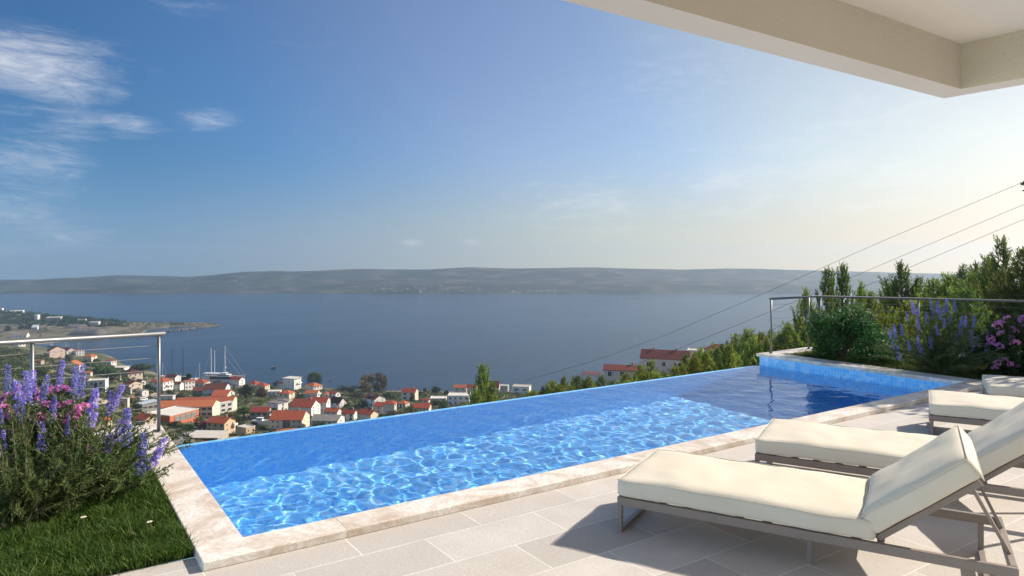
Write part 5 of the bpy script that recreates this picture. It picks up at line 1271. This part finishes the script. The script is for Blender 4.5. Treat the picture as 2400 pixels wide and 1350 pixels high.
def spike_mesh(seed, L=1.0, n=120):
    """a flower spike of unit length along +z: many small five-petalled florets"""
    rs = np.random.RandomState(seed); P, A, S = [], [], []
    for k in range(n):
        t = rs.rand() ** .9; r = (.085 * (1 - t) ** .5 + .02) * rs.uniform(.5, 1.15); a = rs.rand() * 6.283; out = np.array([math.cos(a), math.sin(a), .35])
        c = np.array([math.cos(a) * r, math.sin(a) * r, t]); e1 = np.array([-math.sin(a), math.cos(a), 0]); e2 = np.cross(out / np.linalg.norm(out), e1)
        for q in range(5):
            f = q / 5 * 6.283 + rs.rand(); d = e1 * math.cos(f) + e2 * math.sin(f) + out * .55; P.append(c); A.append(d / np.linalg.norm(d)); S.append(rs.uniform(.040, .07))
    P, A, S = map(np.array, (P, A, S)); return mesh_np("flower_spike", strips(P, A, S, S * .55, rs), quad_faces(len(P)), M_PURP)
def cluster_mesh(seed, n=26):
    rs = np.random.RandomState(seed); P, A, S = [], [], []
    for k in range(n):
        d = rs.normal(0, 1, 3); d[2] = abs(d[2]) * .9 + .1; d /= np.linalg.norm(d); c = d * rs.uniform(.6, 1.0) * [1, 1, .8]; e1 = np.cross(d, [.3, .5, .8]); e1 /= np.linalg.norm(e1); e2 = np.cross(d, e1)
        for q in range(5):
            f = q / 5 * 6.283 + rs.rand(); v = e1 * math.cos(f) + e2 * math.sin(f) + d * .45; P.append(c); A.append(v / np.linalg.norm(v)); S.append(rs.uniform(.34, .5))
    P, A, S = map(np.array, (P, A, S)); return mesh_np("flower_cluster", strips(P, A, S, S * .75, rs), quad_faces(len(P)), M_PINK)
SPIKES = [spike_mesh(s) for s in (1, 2, 3)]; CLUST = [cluster_mesh(s) for s in (4, 5, 6)]

def stem_curve(a, c, rs, n=9, lift=.25):
    a, c = Vector(a), Vector(c); h = (c - a).length; m = a.lerp(c, .45); m.z += h * lift * .4; m = m + Vector((a.x - m.x, a.y - m.y, 0)) * .35
    return [a * (1 - t) ** 2 + m * 2 * t * (1 - t) + c * t * t for t in np.linspace(0, 1, n)]

def clothe(pts, P, A, S, rs, per_m=260, t0=.1, leaf=(.03, .06), spread=.8, t1=1.0):
    pts = [np.array(p) for p in pts]; seg = [np.linalg.norm(pts[i + 1] - pts[i]) for i in range(len(pts) - 1)]; tot = sum(seg); n = int(tot * per_m)
    cum = np.concatenate([[0], np.cumsum(seg)]) / tot
    for t in rs.uniform(t0, t1, n):
        i = min(int(np.searchsorted(cum, t)) - 1, len(seg) - 1); i = max(i, 0); f = (t - cum[i]) / (cum[i + 1] - cum[i] + 1e-9); p = pts[i] + (pts[i + 1] - pts[i]) * f
        ax = (pts[i + 1] - pts[i]) / (seg[i] + 1e-9); v = ax + rs.normal(0, spread, 3); P.append(p); A.append(v / np.linalg.norm(v)); S.append(rs.uniform(*leaf) * (1.15 - .4 * t))

def spike_bush(label, base, tips, extra, hgt, spread, seed, d_tip, slen, per_m=260, leaf=(.03, .06)):
    """base: point; tips: (column, row of tip, column, row of spike foot); extra: number of leafy stems without flowers"""
    rs = np.random.RandomState(seed); r = empty("lavender_bush", base, 0, label, "flowering bush"); base = Vector(base)
    st, P, A, S = MB(), [], [], []
    for (u, v, u2, v2) in tips:
        d = d_tip + rs.uniform(-.22, .22); top = at_depth(u, v, d); foot = at_depth(u2, v2, d + rs.uniform(-.03, .03))
        a = Vector((rs.normal(0, .09), rs.normal(0, .09), 0)); c = stem_curve(a, foot - base, rs); st.tube(c, [.005] * 5 + [.004] * 4, 4, caps=False); clothe(c, P, A, S, rs, per_m, .12, leaf)
        ax = top - foot; L = max(ax.length, slen * .6); o = link("flower_spike", SPIKES[rs.randint(3)], r); o.location = foot - base; o.rotation_euler = ax.to_track_quat('Z', 'Y').to_euler(); w = rs.uniform(.85, 1.15) * slen * 1.25 * (.55 if L > slen * 1.6 else .8)
        w = min(max(w * 1.2, L * .42), L * 1.1); o.scale = (w, w, L)
    for k in range(extra):
        a = Vector((rs.normal(0, .12), rs.normal(0, .12), 0)); th = rs.rand() * 6.283; rr = spread * rs.rand() ** .5; c = Vector((math.cos(th) * rr, math.sin(th) * rr, hgt * (1 - .65 * (rr / spread) ** 2) * rs.uniform(.55, 1.0)))
        c = stem_curve(a, c, rs); st.tube(c, .0035, 4, caps=False); clothe(c, P, A, S, rs, per_m, .15, leaf)
    st.build("stems", M_STEM, r); P, A, S = map(np.array, (P, A, S)); link("foliage", mesh_np("foliage", strips(P, A, S, S * .13 + .0015, rs), quad_faces(len(P)), M_NEEDLE), r); return r

B1, B2, B3 = on_z(50, 1235, 0), on_z(185, 1190, 0), on_z(262, 1150, 0)
spike_bush("tall violet spiked bush closest to the lawn's corner, at the edge of the view", B1, [(18, 855, 16, 925), (37, 892, 52, 980), (79, 868, 75, 930), (-20, 880, -14, 950), (53, 945, 50, 1005), (8, 1010, 8, 1058), (98, 990, 98, 1062), (29, 1205, 29, 1245), (95, 1148, 96, 1195), (60, 870, 66, 950), (-5, 930, 0, 1000)],
           46, .85, .55, 21, 4.7, .24)
spike_bush("tall violet spiked bush rising in front of the first railing post", B2, [(112, 880, 97, 945), (147, 845, 138, 910), (196, 855, 185, 938), (224, 912, 212, 1002), (165, 975, 155, 1034), (196, 1080, 200, 1128), (118, 1095, 120, 1155), (147, 1135, 134, 1178), (178, 860, 172, 925), (128, 930, 120, 990)],
           46, .85, .55, 22, 4.95, .24)
spike_bush("violet spiked bush leaning over the marble coping of the pool", B3, [(261, 916, 253, 975), (288, 902, 262, 962), (298, 958, 295, 1050), (261, 1016, 243, 1112), (337, 1018, 326, 1118), (388, 1026, 353, 1098), (228, 1115, 214, 1162), (310, 1136, 290, 1182), (280, 985, 272, 1040)],
           42, .62, .62, 23, 5.05, .24)

def cluster_bush(label, base, heads, extra, hgt, spread, seed, d_head, size, leafmat, leaf=(.07, .12), per_m=120, name="oleander_bush"):
    rs = np.random.RandomState(seed); r = empty(name, base, 0, label, "flowering bush"); base = Vector(base); st, P, A, S = MB(), [], [], []
    for (u, v) in heads:
        top = at_depth(u, v, d_head + rs.uniform(-.2, .2)); a = Vector((rs.normal(0, .08), rs.normal(0, .08), 0)); c = stem_curve(a, top - base, rs); st.tube(c, .005, 4, caps=False); clothe(c, P, A, S, rs, per_m, .2, leaf, 1.0)
        o = link("flower_cluster", CLUST[rs.randint(3)], r); o.location = top - base; s = size * rs.uniform(.75, 1.2); o.scale = (s, s, s * .9); o.rotation_euler = (rs.normal(0, .4), rs.normal(0, .4), rs.rand() * 6)
    for k in range(extra):
        a = Vector((rs.normal(0, .1), rs.normal(0, .1), 0)); th = rs.rand() * 6.283; rr = spread * rs.rand() ** .5; c = Vector((math.cos(th) * rr, math.sin(th) * rr, hgt * (1 - .5 * (rr / spread) ** 2) * rs.uniform(.5, 1.0))); c = stem_curve(a, c, rs)
        st.tube(c, .004, 4, caps=False); clothe(c, P, A, S, rs, per_m, .15, leaf, 1.0)
    st.build("stems", M_STEM, r); P, A, S = map(np.array, (P, A, S)); link("foliage", mesh_np("foliage", strips(P, A, S, S * .2, rs), quad_faces(len(P)), leafmat), r); return r
B4 = on_z(105, 1120, 0)
c7 = lambda x, y: (x / 2.548, 820 + y / 2.548)
cluster_bush("bright pink flowering bush growing between the violet spikes by the left railing", B4, [c7(*q) for q in ((20, 415), (45, 285), (120, 255), (190, 262), (300, 240), (365, 245), (75, 490), (75, 665), (220, 410), (280, 340), (300, 410), (330, 330), (400, 335), (485, 350), (435, 410), (435, 480), (560, 615), (170, 820), (10, 350), (90, 400))],
             34, .8, .5, 31, 5.1, .05, M_OLEA)

c6 = lambda x, y: (1760 + x / 3.75, 600 + y / 3.75)
B5 = on_z(2205, 876, 0)
t5 = [(1415, 390), (1470, 450), (1460, 540), (1365, 485), (1540, 490), (1580, 385), (1640, 400), (1720, 375), (1790, 390), (1700, 430), (1755, 520), (1700, 545), (1255, 600), (1320, 600), (1215, 645), (1240, 740), (1290, 790), (1380, 740), (1460, 700), (1490, 770), (1570, 700), (1610, 680), (1630, 610), (1850, 530), (1890, 525), (1965, 520), (1945, 650), (2000, 690), (1830, 670), (1800, 690), (1955, 740), (1870, 785), (1670, 820), (2090, 635), (2070, 765), (1840, 600), (1600, 450), (1660, 450)]
rs_ = random.Random(2)
tips5 = []
for (x, y) in t5:
    u, v = c6(x, y); lean = (u - 2205) / 190; tips5.append((u, v, u - lean * 9 + rs_.uniform(-3, 3), v + rs_.uniform(22, 34)))
spike_bush("wide violet spiked bush in the shaded garden under the corner railing", B5, tips5, 110, .95, .95, 24, 9.9, .24, per_m=190, leaf=(.035, .065))
B6 = on_z(2375, 880, 0)
cluster_bush("dark leafed bush with round magenta flower heads at the garden's far side", B6, [c6(*q) for q in ((2250, 545), (2200, 590), (2165, 612), (2285, 640), (2330, 655), (2200, 680), (2270, 725), (2110, 730), (2115, 772), (2180, 795), (2270, 765), (2320, 770), (2390, 560), (2385, 620), (2350, 880), (2230, 920), (2170, 942), (2330, 965), (2145, 990), (2280, 955), (2420, 700), (2440, 600), (2400, 800))],
             120, .88, .75, 33, 9.6, .055, ML['dark'], leaf=(.07, .12), per_m=170, name="rhododendron_bush")

def leafy_shrub(label, base, w, dpt, h, seed, n, size, leafm):
    rs = np.random.RandomState(seed); r = empty("shrub", base, 0, label, "shrub"); P, N = [], []
    for k in range(26):
        th = rs.rand() * 6.283; cz = rs.uniform(.12, .82); q = rs.uniform(.3, 1) * math.sqrt(max(.05, 1 - (cz - .3) ** 2 * 1.9)); c = np.array([math.cos(th) * w * .5 * q * .72, math.sin(th) * dpt * .5 * q * .72, cz * h]); rad = rs.uniform(.16, .26) * h
        m = n // 26; d = rs.normal(0, 1, (m, 3)); d /= np.linalg.norm(d, axis=1)[:, None]; P.append(c + d * rad * (rs.rand(m, 1) ** .35)); N.append(d + [0, 0, .3])
    P, N = np.concatenate(P), np.concatenate(N); P[:, 2] = np.maximum(P[:, 2], .02); V = leaf_quads(P, N, np.full(len(P), size), .55, rs, .6); link("foliage", mesh_np("foliage", V, quad_faces(len(P)), leafm), r)
    b = MB(); q = random.Random(seed)
    for k in range(12): a = q.random() * 6.28; b.tube([(0, 0, 0), (math.cos(a) * w * .15, math.sin(a) * w * .15, h * .4), (math.cos(a) * w * .35, math.sin(a) * w * .35, h * .8)], [.012, .008, .003], 5)
    b.build("stems", M_BARK, r); return r
leafy_shrub("dense glossy green shrub at the pool end beside the first corner posts", on_z(1976, 852, 0) + Vector((.42, .30, 0)), 1.75, 1.1, .96, 41, 12500, .020, ML['shrub'])
leafy_shrub("low glossy shrub filling the gap between the dense one and the violet bush", on_z(2060, 858, 0) + Vector((.3, .2, 0)), 1.2, .9, .74, 42, 7000, .019, ML['shrub'])

# tree just outside the view whose leaves dapple the far loungers
P_ = (13.5, 3.35, 0.0)
V = blob_crown(95, 26, 1700, .034, zc=.62, rx=.48, rz=.36, br=(.08, .17), asp=.35)
TREE["garden"] = (trunk_mb(.34, .85, .018, 8, 6).mesh("garden_trunk", M_BARK, True), V)
plant_tree("garden_tree", "light leafed garden tree over the far lounger, only a twig of it showing", P_, 4.3, .82, "garden", 'green', sink=0)
plant_tree("garden_tree", "feathery grey-green garden tree behind the magenta bush", (15.4, 4.3, -0.2), 2.75, .95, "garden", 'olive', sink=0)

def build_grass():
    rs = np.random.RandomState(9)
    def blades(n, xs, ys, h, inside):
        x = rs.uniform(*xs, n); y = rs.uniform(*ys, n); k = inside(x, y); x, y = x[k], y[k]; n = len(x)
        P = np.stack([x, y, np.full(n, .002)], 1); A = np.stack([rs.normal(0, .33, n), rs.normal(0, .33, n), np.ones(n)], 1); A /= np.linalg.norm(A, axis=1)[:, None]
        clump = .65 + .5 * (np.sin(x * 9 + np.sin(y * 7)) * np.sin(y * 11 + x * 3) * .5 + .5); S = rs.uniform(.6, 1.2, n) * h * clump
        sd = np.cross(A, rs.normal(0, 1, A.shape)); sd /= np.linalg.norm(sd, axis=1)[:, None]; w = (.0026 + .0016 * rs.rand(n))[:, None]; S = S[:, None]; lean = rs.normal(0, .28, (n, 3)) * [1, 1, 0]
        m = P + A * S * .55; t = P + (A + lean) * S
        V = np.stack([P - sd * w, P + sd * w, m + sd * w * .8, m - sd * w * .8, m - sd * w * .8, m + sd * w * .8, t + sd * w * .12, t - sd * w * .12], 1).reshape(-1, 3)
        return V
    xl, xr = POOL_X0 - .262, POOL_X1 + .30
    V = blades(98000, (-2.9, xl - .006), (4.275, 7.1), .085, lambda x, y: (x > -1.6) | (rs.rand(len(x)) < .5))
    o = link("lawn_grass", mesh_np("lawn_grass", V, quad_faces(len(V) // 4), M_GRASS)); tag(o, kind='stuff')
    V = blades(52000, (xr + .01, 14.3), (1.5, 7.25), .075, lambda x, y: (x - 11.4) * 2.62 / 1.57 + (y - 7.25) < 0.0)
    o = link("garden_grass", mesh_np("garden_grass", V, quad_faces(len(V) // 4), M_GRASS)); tag(o, kind='stuff')
build_grass()

M_DAISY = mat("daisy_petals", (.85, .83, .78), .7); M_DYEL = mat("daisy_centre", (.7, .42, .05), .8)
for (u, v, d, h, lb) in [(351, 1223, None, .10, "single white daisy standing in the lawn beside the pool coping"), (196, 1212, None, .11, "pale daisy half hidden under the violet bushes"), (2038, 832, 10.4, .12, "white daisy in the shaded grass in front of the glossy shrub"),
                         (2178, 842, 10.2, .13, "white daisy in the grass under the wide violet bush"), (2376, 876, 9.6, .08, "white daisy in the grass behind the farthest lounger")]:
    if d is None: d = 1.6 * F_PX / (v - HZ)
    top = at_depth(u, v, d); hh = top.z; r = empty("daisy", (top.x, top.y, 0), 0, lb, "daisy")
    b = MB(); b.tube([(.01, 0, 0), (0, .004, hh * .5), (0, 0, hh)], .0016, 5); b.build("stem", M_STEM, r)
    b = MB()
    for k in range(12):
        a = k / 12 * 6.283; ca, sa = math.cos(a), math.sin(a); b.add([(ca * .003, sa * .003, hh), (ca * .012 - sa * .003, sa * .012 + ca * .003, hh + .002), (ca * .019, sa * .019, hh + .001), (ca * .012 + sa * .003, sa * .012 - ca * .003, hh + .002)], [(0, 1, 2, 3)])
    b.build("petals", M_DAISY, r); b = MB(); b.tube([(0, 0, hh - .002), (0, 0, hh + .004)], [.006, .004], 8); b.build("flower_centre", M_DYEL, r)
